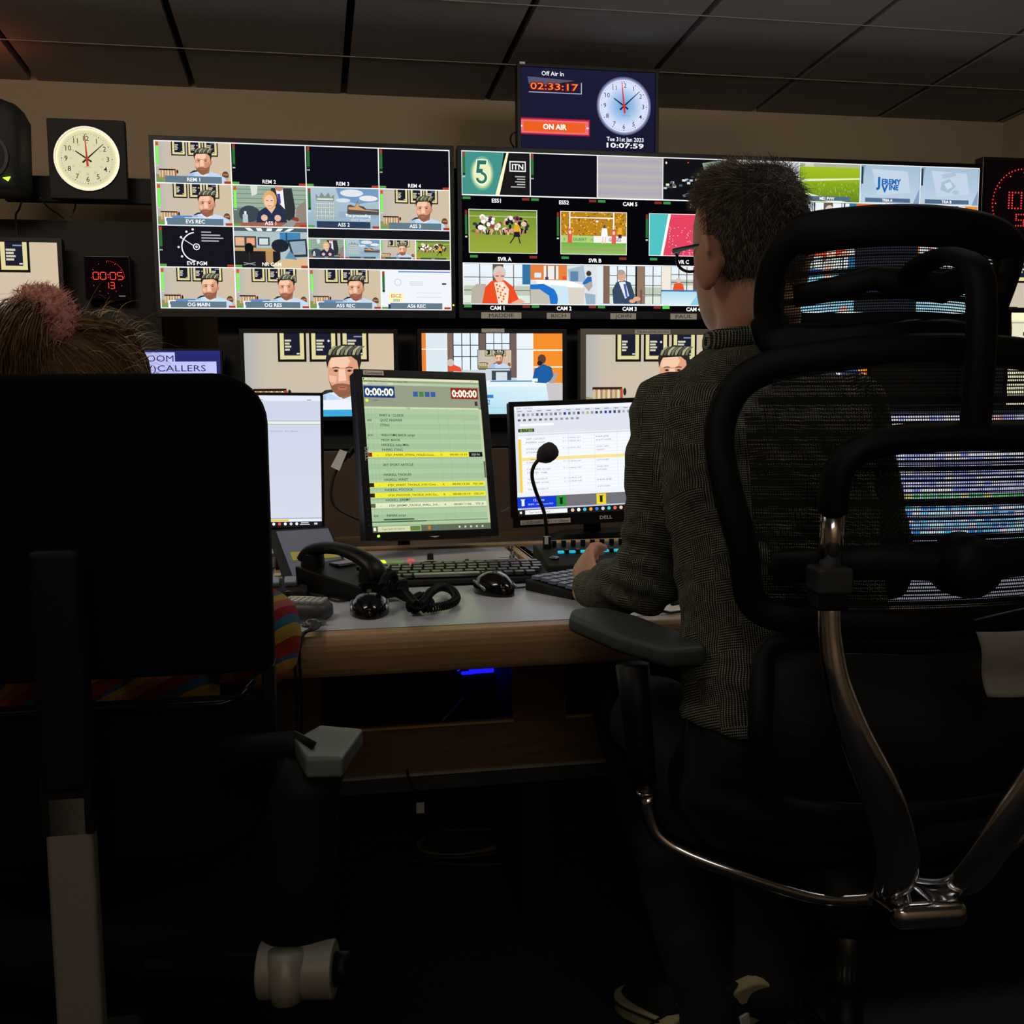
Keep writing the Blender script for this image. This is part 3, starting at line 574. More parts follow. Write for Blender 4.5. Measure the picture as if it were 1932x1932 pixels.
t = monitor('multiview_monitor', (1.0575, 3.91, 1.7135), 1.011, .567, 'large multiview monitor showing CAM 1 to CAM 4, above four handwritten names', c, .016, bottom=.03)
for nm, px, w_ in (('MADDIE', 946, .15), ('RICH', 1054, .09), ('JOHN', 1176, .1), ('PAUL', 1290, .105)):
    X = onY(px, 592, 3.9).x-1.0575
    tp = MB().box((X, -.0085, -.302), (w_, .0015, .022)).build('name_label', M_TAPE, t); tp['label'] = 'tape strip with the handwritten name '+nm
    MB().text(nm, (X, -.0096, -.308), (1, 0, .03), (0, 0, 1), .013, w_*.62).build('handwriting', M_INKD, tp)
# multiview 3 ------------------------------------------------
c = Canvas(1.018, .567)
for k, fn in enumerate((fn_black, grass, lambda q: pale_slate(q, True), lambda q: pale_slate(q, False))):
    cell(c, k*.25, 0, k*.25+.25, .255)
    if k == 0: c.rect(0, 0, 1, 1, 'b8bcc0')
    else: fn(c)
    c.rect(.1, .86, .85, .97, '4c6480'); c.text(('AUX', 'ME1 PVW', 'TRIA A', 'TRIA B')[k], .47, .95, .07, 'f4f4f4', bold=.03)
cell(c, 0, .262, .49, 1); cam4(c); cell(c, .25, .262, .49, .62); cam1(c); cell(c, .25, .62, .49, 1); cam1(c)
cell(c, .49, .262, .755, 1); c.rect(0, 0, 1, 1, '20242c'); c.rect(0, 0, 1, .1, 'd86a34')
cell(c, .755, .262, 1, 1); studio(c)
cell(c, .755, .33, 1, .98); c.rect(0, 0, 1, 1, 'd8dcec'); c.rect(.72, .0, 1, 1, '3c98d8'); c.rect(0, .48, 1, .52, '1c2430')
c.view(0, 0, 1, 1); c.k = 330
for k in range(1, 4): c.rect(k*.25-.0016, 0, k*.25+.0016, .26, WH)
c.rect(0, .256, 1, .262, WH); c.frame(0, 0, 1, 1, .003, WH)
monitor('multiview_monitor', (2.11, 3.91, 1.7135), 1.018, .567, 'large multiview monitor with green pitch and pale blue slates, behind the mesh headrest', c, .016, bottom=.03)
# off-air clock display --------------------------------------
c = Canvas(.51, .292); c.rect(0, 0, 1, 1, '1a1a34', '16162c')
c.text('Off Air In', .235, .09, .052, 'f0f0f4', bold=.01)
c.poly([(.05, .11), (.4, .14), (.2, .2), (.06, .2)], '50506a'); c.rect(.06, .29, .45, .3, 'a8a8bc'); c.rect(.443, .16, .45, .3, 'a8a8bc')
c.text('02:33:17', .247, .262, .085, '7a1410', w=.365, bold=.07); c.text('02:33:17', .247, .26, .08, 'ff8a40', w=.35, bold=.0)
for g, col in ((.012, '5a1838'), (.006, 'c02840')): c.rect(0, .625-g*2, .5+g, .79+g*2, col)
c.rect(.0, .63, .5, .79, 'e06a70'); c.rect(.02, .65, .475, .77, 'e05a20'); c.rect(.0, .7, .01, .72, 'ffffff'); c.rect(.485, .7, .5, .72, 'ffffff')
c.text('ON AIR', .25, .738, .062, 'ffffff', bold=.03)
c.ell(.765, .42, .205, None, '5a5c80', 48); c.ell(.765, .42, .195, None, '8c90b4', 48)
def glow():
    for k in range(10): c.ell(.765, .42, .15-.013*k, None, tuple(int(a+(b_-a)*k/9) for a, b_ in zip((206, 214, 236), (110, 160, 210))), 32)
    c.text('LEITCH', .78, .545, .022, '6a80a8')
clockface(c, .765, .42, .185, 'ccd4ee', '1c2238', 10, 7.98, 59, numr=.78, ns=.17, extra=glow)
c.text('Tue 31st Jan 2023', .775, .855, .05, 'f0f0f8', bold=.015, w=.28); c.text('10:07:59', .775, .935, .058, 'ffffff', w=.28, bold=.02)
t = monitor('clock_display', (1.031, 3.93, 2.158), .51, .292, 'small display with ON AIR banner and dial, mounted above the multiview monitors', c, .014)
MB().box((-.25, -.009, .157), (.02, .002, .008)).build('name_label', M_TAPE, t)
# lower row -----------------------------------------------------
def low(px0, z1, label, fn, name='preview_monitor', W=.528, H=.297, bm=None, bz=.016, X=None, Y=3.91, led=None):
    c = Canvas(W, H); fn(c); X = onY(px0, 640, Y).x+W/2 if X is None else X
    return monitor(name, (X, Y, z1-H/2), W, H, label, c, bz, bm=bm, led=led)
def f_l2(c): caller(c, .03, 1, False, False); c.rect(0, .8, 1, .92, 'dfe6ee'); c.text('0207 22', .45, .86, .05, '2a3c60'); c.rect(0, .92, 1, 1, '3aa0d4')
low(460, 1.345, 'preview monitor showing the quiff-haired caller, above the white desk monitor', f_l2, led=(-.02, -.157, 'g'))
t = low(795, 1.347, 'preview monitor showing the orange and white studio, behind the green desk monitor', studio)
MB().box((-.0, -.009, .158), (.085, .002, .014)).build('name_label', M_TAPE, t)
def f_l4(c): caller(c, .03, 0, False, False); c.rect(.0, .0, .12, 1, 'c8ccc8') if False else None; c.rect(.26, .87, .75, .93, '4a86c8'); c.text('NUMBER FOR RESPONSE', .45, .915, .03, 'ffffff'); c.rect(.14, .93, .75, 1, 'e8ecf0'); c.text('0207', .5, .995, .06, '1c3c70')
M_PEWTER = mat('pewter_bezel', (112, 106, 98), .55, .2)
t = low(1105, 1.343, 'grey-framed TRANSMISSION monitor, partly behind the seated man', f_l4, bm=M_PEWTER, bz=.022)
tp = MB().box((-.005, -.009, .159), (.14, .002, .016)).build('name_label', M_TAPE, t); MB().text('TRANSMISSION', (-.005, -.0105, .1545), (1, 0, 0), (0, 0, 1), .009, .125).build('lettering', M_INKD, tp)
low(0, 1.343, 'preview monitor hidden but for a blue corner above the mesh chair', studio, X=1.9)
low(0, 1.647, 'monitor at the left edge of the photo, caller in a pale shirt', lambda c: (caller(c, -.12, 0, False, False), c.rect(0, .87, .6, .95, 'dfe6ee'), c.rect(0, .95, .6, 1, '4a90c8')), X=-1.103)
def f_l6(c): caller(c, -.1, 0, False, False); c.rect(.1, .83, .9, .9, '0c2c14'); c.text('through the fire brigade', .4, .865, .028, '58e868'); c.text("we've put in your what w", .4, .895, .028, '58e868'); c.rect(0, .9, 1, 1, 'd8dce0'); c.text('Jeremy Vine', .13, .955, .03, '2858b0', bold=.04); c.rect(0, .965, .2, 1, '3a90d0')
low(0, 1.655, 'monitor at the right edge with green subtitles under the caller', f_l6, X=2.94)
# blue sign -------------------------------------------------------
c = Canvas(.46, .17); c.rect(0, 0, 1, 1, '262a6c', '1c1e58'); c.rect(.3, .03, .665, .3, 'b9bcf0'); c.rect(.3, .22, .97, .6, 'b9bcf0'); c.text('ZOOM', .53, .22, .13, '20245c', w=.25); c.text('(V)CALLERS', .655, .42, .13, '20245c', w=.47); c.frame(.0, .0, 1, 1, .003, '30348c')
monitor('caller_sign', (-.546, 3.91, 1.198), .46, .17, 'small blue glowing ZOOM (V)CALLERS sign beside the woman\'s head', c, .008, cat='sign')
# ------------------------------------------------------------------ clocks and speaker
t = empty('studio_clock', (-.726, 3.9, 1.925), 'backlit cream analogue clock in a square black housing', 'clock')
MB().box((0, .02, 0), (.25, .035, .262)).build('housing', M_BLKM, t, bevel=.003)
def ring(b, cx, cz_, r0, r1, y0, y1, n=48):
    vs_ = [(cx+r*math.cos(2*PI*k/n), y, cz_+r*math.sin(2*PI*k/n)) for r, y in ((r0, y1), (r0, y0), (r1, y0), (r1, y1)) for k in range(n)]
    return b.add(vs_, [(j*n+k, j*n+(k+1) % n, ((j+1) % 4)*n+(k+1) % n, ((j+1) % 4)*n+k) for j in range(4) for k in range(n)])
ring(MB(), 0, 0, .1, .106, -.008, .004).build('rim', M_STEEL, t, smooth=False)
c = Canvas(.2, .2)
for r, col in ((.5, 'fff4c4'), (.49, 'f8ecb8'), (.475, 'e4dcae'), (.455, 'd4cea6')): c.ell(.5, .5, r, None, col, 48)
clockface(c, .5, .5, .44, 'd2cca6', '26261f', 10, 7.98, 59.5, red='b03c2a', numr=.76, ns=.19, extra=lambda: c.text('LEITCH', .5, .645, .022, '4a4a40'))
# numerals must sit over the second dial: red hour marks again
for k in range(1, 13): a = math.radians(k*30); c.text(str((k % 12)+12 if k < 12 else 24), .5+.255*math.sin(a), .5-.255*math.cos(a)+.015, .032, 'c8604a')
c.build('dial', t, (0, -.003, 0), back=None)
SEG = {'0': 'abcdef', '1': 'bc', '2': 'abged', '3': 'abgcd', '4': 'fgbc', '5': 'afgcd', '6': 'afgedc', '7': 'abc', '8': 'abcdefg', '9': 'abcdfg'}
def digits(c, s_, x, y, w_, h, col, dots=False, th=.16):
    A = c.asp(); adv = w_*1.35
    for ch in s_:
        if ch == ':':
            for q in (.32, .68): c.ell(x+w_*.1, y+h*q, w_*.11, None, col, 8)
            x += w_*.45; continue
        pt = {'a': (0, 0, 1, 0), 'b': (1, 0, 1, .5), 'c': (1, .5, 1, 1), 'd': (0, 1, 1, 1), 'e': (0, .5, 0, 1), 'f': (0, 0, 0, .5), 'g': (0, .5, 1, .5)}
        for sg in SEG[ch]:
            a, b_, d, e = pt[sg]
            if dots:
                for k in range(4): q = k/3; c.ell(x+w_*(a+(d-a)*q), y+h*(b_+(e-b_)*q), w_*.085, None, col, 8)
            else: c.line(x+w_*(a+(d-a)*.1), y+h*(b_+(e-b_)*.1), x+w_*(d-(d-a)*.1), y+h*(e-(e-b_)*.1), w_*th, col)
        x += adv
def led_clock(name, c0, S, label, big, small, arc, full):
    t = empty(name, c0, label, 'clock'); MB().box((0, .03, 0), (S, .055, S)).build('housing', M_GLOSS, t, bevel=.003)
    c = Canvas(S*.94, S*.94); red = 'ff2c34'
    if full: digits(c, big, .2, .37, .12, .18, 'ff3844', True); digits(c, small, .42, .62, .1, .13, 'ff3844', True)
    else: digits(c, big, .17, .37, .125, .17, 'ff4a3c'); digits(c, small, .42, .61, .1, .15, 'ff4a3c')
    for k in range(60):
        a = math.radians(k*6)
        if k <= arc: c.ell(.5+.4*math.sin(a), .5-.4*math.cos(a), .008 if not full else .009, None, red, 8)
        if k % 5 == 0: c.ell(.5+.36*math.sin(a)*(1 if full else 1.04), .5-.36*math.cos(a)*(1 if full else 1.04), .008, None, 'ff5a48', 8)
    if not full: c.rect(.75, .93, .9, .945, '8a8a8a')
    c.build('display', t, (0, -.001, 0), back='0a0406'); return t
led_clock('countdown_clock', (-.69, 3.96, 1.537), .152, 'small black countdown with red 00:05 digits, left of the multiview monitors', '00:05', '13', 15, False)
led_clock('led_clock', (2.812, 3.9, 1.862), .36, 'large black clock with a ring of red dots at the right edge', '10:07', '59', 60, True)
t = empty('loudspeaker', (-1.0, 3.8, 1.93), 'black rounded loudspeaker with a green light, beside the cream clock', 'speaker')
o = MB().loft([(0, 0, -.145, .085, .09, .09), (0, 0, -.13, .105, .1, .1), (0, 0, .09, .112, .1, .1), (0, 0, .125, .095, .095, .095), (0, 0, .14, .06, .07, .08)], 36, 5).build('cabinet', M_BLKM, t, smooth=True)
ring(MB(), 0, -.045, .066, .076, -.108, -.09).build('woofer_ring', M_BLK, t); MB().ball((0, -.085, -.045), (.066, .02, .066)).build('woofer', M_GREYP, t, smooth=True)
MB().ball((0, -.095, .075), (.018, .012, .018)).build('tweeter', M_STEEL, t, smooth=True)
MB().prism([(.055, -.112), (.078, -.108), (.07, -.122)], -.106, -.101).build('power_light', mat('led_lime', (160, 255, 40), emit=3), t)
MB().box((0, .12, 0), (.05, .12, .05)).build('bracket', M_BLK, t)
cable('speaker_cable', [onY(42, 378, 3.85), onY(36, 395, 3.9), onY(30, 420, 3.95), (-.97, 3.98, 1.5)], .0035, 'straight black cable hanging from the loudspeaker')
cable('speaker_cable', [onY(75, 373, 3.85), onY(92, 392, 3.9), onY(110, 404, 3.97), onY(120, 412, 4.0)], .003, 'black cable curving right from under the loudspeaker')
cable('clock_cable', [onY(137, 370, 3.98), onY(142, 385, 3.98), onY(139, 398, 4.0), onY(132, 410, 4.0)], .0028, 'short black cable below the cream clock')
cable('display_cable', [onY(972, 282, 3.99), onY(963, 265, 3.97), onY(967, 252, 3.95), onY(977, 250, 3.95)], .003, 'thin loop of cable left of the ON AIR display')
# ------------------------------------------------------------------ the control desk
ZD = .745
t = empty('control_desk', (.7, 2.1, 0), 'long control desk with grey top and wooden edge', 'desk')
T = Matrix.Translation((-.7, -2.1, 0))
M_LAM = mat('grey_laminate', (182, 188, 200), .32, bump=.05, scale=500, var=.08)
MB().box((.7, 1.93, ZD-.02), (4.0, .40, .04)).build('desktop', M_LAM, t, M=T)
pf = [(1.712, .742)]+[(1.703-.008*math.sin(PI*k/8), ZD-.002-.062*k/8) for k in range(1, 8)]+[(1.712, ZD-.068), (1.735, ZD-.068), (1.735, ZD+.001)]
MB().prism([(1.735, ZD+.0006), (1.712, ZD)]+[(1.7+.012*math.cos(PI/2+PI*k/10)-.0, ZD-.034+.034*math.sin(PI/2+PI*k/10)) for k in range(11)]+[(1.735, ZD-.068)], -1.3, 2.7, 'x').build('front_edge', M_WOOD, t, M=T)
MB().box((.7, 1.735, ZD+.0004), (4.0, .0025, .001)).build('edge_joint', M_BLK, t, M=T)
MB().box((.7, 2.36, ZD-.045), (4.0, .46, .02)).build('equipment_tray', M_BLKM, t, M=T)
MB().box((.7, 2.135, ZD-.012), (4.0, .022, .03)).build('bay_strip', M_WOOD, t, M=T); MB().box((.7, 2.62, ZD-.01), (4.0, .045, .034)).build('bay_strip', M_WOOD, t, M=T)
MB().box((.7, 2.82, ZD-.03), (4.0, .36, .03)).build('rear_shelf', M_WOODD, t, M=T)
for xa in (onZ(528, 1070, ZD).x, onZ(549, 1070, ZD).x, onZ(991, 1050, ZD).x, onZ(1004, 1050, ZD).x, 1.42, 1.45): MB().box((xa, 2.37, ZD-.008), (.021, .45, .02)).build('bay_divider', M_WOOD, t, M=T)
YP = 2.08
def pz(py): return onY(860, py, YP).z
def pxx(px, py=1310): return onY(px, py, YP).x
zo, zl, zs = pz(1362), pz(1449), pz(1478)
b = MB(); b.box(((-1.3+pxx(605))/2, YP, (.68+zl)/2), (pxx(605)+1.3, .025, .68-zl)); b.box(((pxx(965)+pxx(1065))/2, YP, (.68+zl)/2), (pxx(1065)-pxx(965), .025, .68-zl))
b.box((1.5, YP, (zo+zl)/2), (4.0-.1, .024, zo-zl)); b.box((2.2, YP, (.68+zl)/2), (.9, .025, .68-zl)); b.build('modesty_panel', M_WOODD, t, M=Matrix.Translation((-.7-.0, -2.1, 0)))
b = MB(); b.box(((pxx(605)+pxx(965))/2, YP-.015, zo+.001), (pxx(965)-pxx(605), .01, .005)); b.box((pxx(1065)+.25, YP-.013, zo+.001), (.5, .01, .005)); b.build('lipping', mat('lit_lipping', (214, 170, 110), .5), t, M=T)  # light on the boards' top edges put into a paler wood colour
b = MB(); b.box((.5, YP-.013, zl-.001), (3.4, .014, .006)); b.build('kick_rail', mat('pale_strip', (165, 160, 145), .6), t, M=T)
MB().box((.5, YP-.008, (zl+zs)/2-.004), (3.4, .008, zl-zs)).build('kick_board', M_GREYP, t, M=T)
for X in (-1.2, pxx(1015), 2.3): MB().box((X, 2.3, .34), (.06, .4, .68)).build('pedestal', M_BLKM, t, M=T)
MB().box((.7, 2.6, .34), (4.0, .02, .68)).build('back_panel', M_BLKM, t, M=T)
# equipment inside the opening
t = empty('rack_unit', onY(810, 1290, 2.4), 'black equipment with blue lights glowing under the desk', 'equipment')
o = t.location; MB().box((.0, .08, -.0), (.5, .1, .11)).build('case', M_BLKM, t)
M_BLUE = mat('blue_light', (20, 20, 255), emit=1.6)
for px, w_, h_, dy in ((908, .05, .012, 0), (929, .014, .02, .006), (867, .006, .01, .004), (951, .008, .008, 0), (885, .03, .006, -.006)):
    q = onY(px, 1270, 2.4)-o; MB().box((q.x, .025, q.z+dy), (w_, .012, h_)).build('blue_light', M_BLUE, t, bevel=.002)
for px in (735, 765, 775): q = onY(px, 1272, 2.4)-o; MB().box((q.x, .025, q.z), (.016, .01, .014)).build('socket', M_GREYP, t)
cable('network_cable', [onY(832, 1362, 2.14), onY(845, 1348, 2.14), onY(858, 1335, 2.2), onY(872, 1318, 2.3)], .003, 'short pale cable rising inside the desk opening', m=mat('pale_cable', (150, 150, 165), .5))
# ------------------------------------------------------------------ desk monitors
def stand(t, dz, y=.12, m=M_BLK, foot=True, h0=None):
    b = MB(); b.box((0, y*.6, -.02), (.1, y, .09)); b.build('mount', m, t, bevel=.004)
    if foot: MB().tube([(0, y, .0), (0, y+.03, -dz*.6), (0, y+.02, -dz+.01)], [.03, .022, .025], 12).build('stand_neck', m, t, smooth=True); MB().loft([(0, y+.0, -dz+.0, .13, .08, .1), (0, y, -dz+.012, .11, .06, .08)], 40, 3).build('stand_base', m, t)
    else: MB().tube([(0, y*1.1, 0), (0, y+.1, -.05), (0, y+.12, -dz+.0)], [.016]*3, 12).build('stand_arm', m, t, smooth=True)
# portrait running-order monitor
c = Canvas(.298, .370)
G1, G2 = 'a4bf98', '9cb892'
c.rect(0, 0, 1, 1, G1); c.rect(0, 0, 1, .016, 'd4dab4'); c.rect(.01, .003, .02, .013, '202018'); c.text('ENPS PRODUCTION Command', .13, .012, .007, '30342a'); c.text('_  o  x', .93, .013, .01, '30342a')
c.rect(0, .016, 1, .03, '8f9a80'); c.text('File  Edit  View  Playlist  Machine  Setup  Help', .2, .027, .008, '1c1e18', w=.36); c.rect(0, .03, .26, .045, 'c9cfae'); c.rect(.27, .033, .52, .045, 'b9c0a2'); c.text('RUNNING ORDER MAIN FIRST', .13, .042, .007, '30342a')
c.rect(0, .048, 1, .2, '8e947e'); c.rect(.01, .055, .265, .13, '1a3474'); c.text('0:00:00', .137, .116, .047, 'f2f2dc', w=.235, bold=.035); c.rect(.745, .055, .985, .13, '8a2a1c'); c.text('0:00:00', .865, .116, .047, 'f2f2dc', w=.22, bold=.035)
for k in range(4): c.rect(.42+k*.05, .085, .46+k*.05, .12, '3a5a9a' if k != 1 else '48803c')
c.ell(.03, .15, .014, None, 'd6e23c', 12); c.text('1 new', .1, .152, .01, '1a1c16'); c.rect(.95, .145, .975, .175, '34362c')
c.rect(0, .19, .98, .203, 'c4d0a8'); c.text('Title', .37, .202, .01, '404438')
for k in range(24):
    y = .205+k*.0325
    if k % 2: c.rect(0, y, .98, y+.0325, G2)
    c.rect(0, y, .98, y+.001, '8aa684')
for x in (.03, .06, .09, .62, .7, .84): c.rect(x, .19, x+.0015, .96, '86a280')
D_ = '26301f'
for y, n, s_ in ((.232, '', 'PART 6   CLOCK'), (.264, '600', 'QUIZ ANSWER'), (.296, '', 'STING'), (.361, '610', 'WELCOME BACK script'), (.393, '', 'PROP: BOOK'), (.425, '', 'HASKELL baby-Milla'), (.457, '', 'PAPERS STING'), (.554, '', 'SKY SPORT ARTICLE'), (.618, '', 'HASKELL TACKLES'), (.65, '', 'HASKELL WAIST'), (.716, '', 'HASKELL POCOCK'), (.781, '', 'HASKELL JEREMY'), (.88, '620', 'PAPERS script')):
    c.text(s_, .125, y+.022, .0155, D_, align='l', bold=.01); n and c.text(n, .02, y+.022, .014, D_, align='l', bold=.01)
for y, s_, ch, tm, tail, col in ((.487, 'STJV_PAPER_STING_HOLD.Cons...', 'C', '00:00:13:15', 'STJV PA', 'e6de2c'), (.682, 'STJV_WAIST_TACKLE_3101.Cons...', 'A', '00:00:13:20', 'STJV_WA', 'e2dc34'), (.748, 'STJV_POCOCK_TACKLE_3101.Co...', 'B', '00:00:10:15', 'STJV_PO', 'e2dc34'), (.814, 'STJV_JEREMY_TACKLE_WALL_310...', 'A', '00:00:11:06', 'STJV_JE', 'd8dfb8')):
    c.rect(.0, y, .98, y+.0325, col); c.rect(.0, y+.003, .04, y+.029, '26201c' if col != 'd8dfb8' else '5a6048')
    c.text('x', .085, y+.023, .009, D_); c.text(s_, .15, y+.0235, .0125, '1c1c14', align='l', w=.42, bold=.012); c.text(ch, .62, y+.0235, .0125, '1c1c14', bold=.012); c.text(tm, .77, y+.0235, .0125, '1c1c14', w=.15, bold=.01)
    if col == 'e6de2c': c.rect(.86, y, .98, y+.0325, '14161c'); c.rect(.004, y+.005, .036, y+.027, '7c2a24'); c.text(tail, .92, y+.0235, .0125, 'c0c0c0', bold=.01)
    else: c.text(tail, .92, y+.0235, .0125, '1c1c14', bold=.012)
c.rect(.1, .915, .35, .925, '4a5a40'); c.rect(0, .93, .98, .938, '78906e'); c.rect(0, .93, .45, .938, '4c5c46'); c.rect(.98, .2, 1, .96, 'b8c49c'); c.rect(.982, .55, .998, .66, '5c6850')
c.rect(0, .96, 1, 1, '5c6450'); c.rect(.045, .962, .4, .997, 'c8d0a4'); c.text('Type here to search', .17, .986, .013, '50583c'); c.rect(.31, .965, .395, .995, '5c7c38'); c.rect(.01, .968, .03, .99, 'e8e8d8'); c.rect(.46, .968, .48, .99, 'c07830'); c.ell(.53, .98, .012, None, '2a7a8c', 10)
for k in range(5): c.rect(.72+k*.05, .974, .735+k*.05, .986, 'c8ccb4')
t = monitor('desk_monitor', (.266, 2.53, .986), .298, .370, 'tall portrait monitor with a green running order, centre of the desk', c, .0185, .045, rot=(math.radians(13.9), math.radians(-14.3), math.radians(1.6)), led=(-.137, -.194, 'g'))
tp = MB().box((-.122, -.0085, .1945), (.05, .0016, .011)).build('name_label', M_TAPE, t); MB().text('Command', (-.122, -.0098, .191), (1, 0, 0), (0, 0, 1), .0062, .042).build('lettering', M_INKD, tp)
MB().text('DELL', (-.1555, -.0078, .0), (0, 0, -1), (1, 0, 0), .009, .032, bold=.02).build('logo', M_WHITEINK, t)
for k in range(4): MB().cyl((-.158, -.007, -.13-.013*k), (-.158, -.0085, -.13-.013*k), .0018, seg=8).build('button', M_GREYP, t)
b = MB(); b.prism([(-.012, -.1985), (.014, -.1985), (.002, -.202)], -.0085, -.007); b.build('sensor_mark', M_WHITEINK, t)
stand(t, .2, .1, foot=False)
# newsroom monitor (right)
c = Canvas(.474, .284); c.rect(0, 0, 1, 1, 'd4d8e2'); c.rect(0, 0, 1, .03, 'e8eaf0'); c.text('ENPS - LIVE PCR5', .06, .024, .012, '44485a', w=.09); rnd = random.Random(11)
for k in range(12): c.rect(.02+k*.055, .04, .045+k*.055, .047, '7a7e8c')
for k in range(26):
    x = .02+k*.026; c.rect(x, .065, x+.014, .09, rnd.choice(['3c4250', '8a90a0', 'b8a880', 'a0a4b0', '5c6270', '1c3a88'][:6]))
for k in range(12): x = .02+k*.03; c.rect(x, .115, x+.016, .135, rnd.choice(['8a90a0', 'b8a880', '5c6270']))
c.rect(.03, .16, .22, .18, 'f6f6fa'); c.rect(.02, .205, .11, .235, '2c3c28'); c.text('0:17:50', .065, .23, .02, 'a8e03c', w=.07)
c.rect(.02, .25, .98, .94, 'e9ecf4'); c.rect(.02, .255, .68, .27, 'd0d4e0'); c.rect(.018, .3, .034, .9, 'e8c84c')
for k in range(20):
    y = .285+k*.031; c.rect(.035, y, .66, y+.0015, 'c4c8d4')
    if k == 6: c.rect(.035, y, .66, y+.028, 'ecd884'); c.text('general clickoty', .12, y+.022, .013, '6a5c20'); continue
    if k % 3 != 2:
        c.text(rnd.choice(['STINGS  sugg', 'CAMBER script', 'MET NC / grx', 'INGREX  mark', 'TEST  COCKUT']), .06, y+.022, .0135, '5c6070', align='l', w=.11+.03*rnd.random())
        if rnd.random() < .6: c.text('0 / 12:08:00 AM', .32, y+.022, .012, '70748a', w=.1)
        if rnd.random() < .7: c.text(rnd.choice(['CASKET', 'MAZE', 'CALLERS 1 NEWS', 'SUITCASES']), .46, y+.022, .012, '74604c' if rnd.random() < .3 else '606476', align='l', w=.05+.04*rnd.random())
for x in (.3, .45, .58, .66): c.rect(x, .25, x+.0015, .9, 'c0c4d0')
for k in range(18): c.rect(.7, .28+k*.036, .74+.03*rnd.random(), .292+k*.036, '7c80c0'); c.rect(.79, .29+k*.04, .84+.1*rnd.random(), .3+k*.04, 'b07060' if k < 4 else '8890a8')
c.rect(.66, .25, .675, .92, 'c8ccd8'); c.rect(.765, .25, .775, .92, 'c8ccd8'); c.rect(.02, .9, .68, .915, 'b8bcc8'); c.rect(.02, .915, .98, .95, 'b4bad0')
c.rect(0, .95, 1, 1, '16161a')
c.k = 260; c.rect(0, .79, 1, .83, 'e4e6ee'); c.rect(0, .83, 1, .935, '6c6c70'); c.rect(0, .835, .22, .935, '1238c8'); c.rect(.22, .835, .275, .935, '2c8a34'); c.rect(.45, .835, .505, .935, 'e6cc28'); c.text('12:30hrs', .12, .875, .022, 'f0f0ff'); c.text('ENPS - Newsroom RO', .13, .91, .016, 'c0ccff', w=.14)
for x in (.03, .247, .477): c.rect(x-.008, .86, x+.008, .915, 'e8e8ff' if x < .1 else '18281a'); c.rect(x-.012, .852, x+.012, .86, 'e8e8ff' if x < .1 else '18281a')
c.rect(.04, .955, .28, .995, 'e8eaf0'); c.text('Type here to search', .12, .985, .018, '70747c', w=.12); c.rect(.01, .965, .022, .985, 'f0f0f0')
for k in range(14): c.ell(.31+k*.035, .975, .01, None, ['d8c49a', 'f0f0f0', '40c0d0', 'e89030', '3c70d0', 'c8c8d0', '3cc8c0', 'e86050'][k % 8], 10)
t = monitor('desk_monitor', (.755, 2.72, .958), .474, .284, 'wide monitor with a newsroom table, behind the gooseneck microphone', c, .013, .045, rot=(0, math.radians(-2), math.radians(-1.5)), bottom=.032)
MB().text('DELL', (-.0, -.0078, -.163), (1, 0, 0), (0, 0, 1), .009, .035, bold=.02).build('logo', M_WHITEINK, t)
tp = MB().box((-.165, -.0085, -.161), (.135, .0016, .012)).build('name_label', M_TAPE, t); MB().text('LC PCR5 DIRECTOR 1 - P: CSNews', (-.165, -.0098, -.1645), (1, 0, 0), (0, 0, 1), .0065, .125).build('lettering', M_INKD, tp)
stand(t, .22)
# white page monitor (left)
c = Canvas(.525, .315); c.rect(0, 0, 1, 1, 'c4cadc', 'ccd0de'); c.rect(0, 0, 1, .04, 'dde0ee'); c.rect(.72, .03, .745, .035, '8088a0'); c.rect(.94, .03, .96, .036, '8088a0')
c.rect(0, .19, 1, .195, '9aa2b0'); c.rect(0, .195, 1, .215, 'dce4d8'); c.rect(0, .215, 1, .22, '9aa2b0'); c.text('the second of the three items today', .7, .275, .013, '9096aa', w=.4); c.text('no item ready', .66, .305, .013, '9096aa', w=.12)
c.rect(0, .935, 1, .945, 'a4aab8'); c.rect(0, .945, 1, .965, 'e0e4ee'); c.rect(.58, .948, .64, .962, '5cc83c'); c.rect(.76, .948, .85, .962, 'e0c030'); c.rect(0, .965, 1, 1, '18181e')
for k in range(7): c.ell(.73+k*.026, .982, .007, None, ['4ca0e0', 'f0f0f0', 'e8e8e8', 'e05848', 'f0f0f0', 'c8c8e0', 'f0f0f0'][k], 8)
c.rect(.905, .972, .94, .978, 'e0e0e0'); c.rect(.9, .984, .945, .99, 'e0e0e0'); c.rect(.965, .975, .98, .99, 'c8c8d0')
t = monitor('desk_monitor', (-.246, 2.607, .973), .525, .315, 'wide monitor with an almost blank white page, behind the left chair', c, .007, .04, rot=(0, 0, math.radians(.8)), bottom=.024)
tp = MB().box((.198, -.0085, -.171), (.055, .0016, .0125)).build('name_label', M_TAPE, t); MB().text('PA / Clock', (.198, -.0098, -.1745), (1, 0, 0), (0, 0, 1), .0075, .046).build('lettering', M_INKD, tp)
MB().cyl((.215, -.007, -.18), (.215, -.009, -.18), .0022, seg=8).build('power_light', mat('led_white', (255, 255, 255), emit=2), t)
MB().loft([(.13, .06, -.222, .07, .05, .07), (.13, .06, -.19, .055, .04, .05), (.13, .07, -.17, .03, .02, .03)], 32, 2.4).build('stand_base', M_STEEL, t, smooth=True)
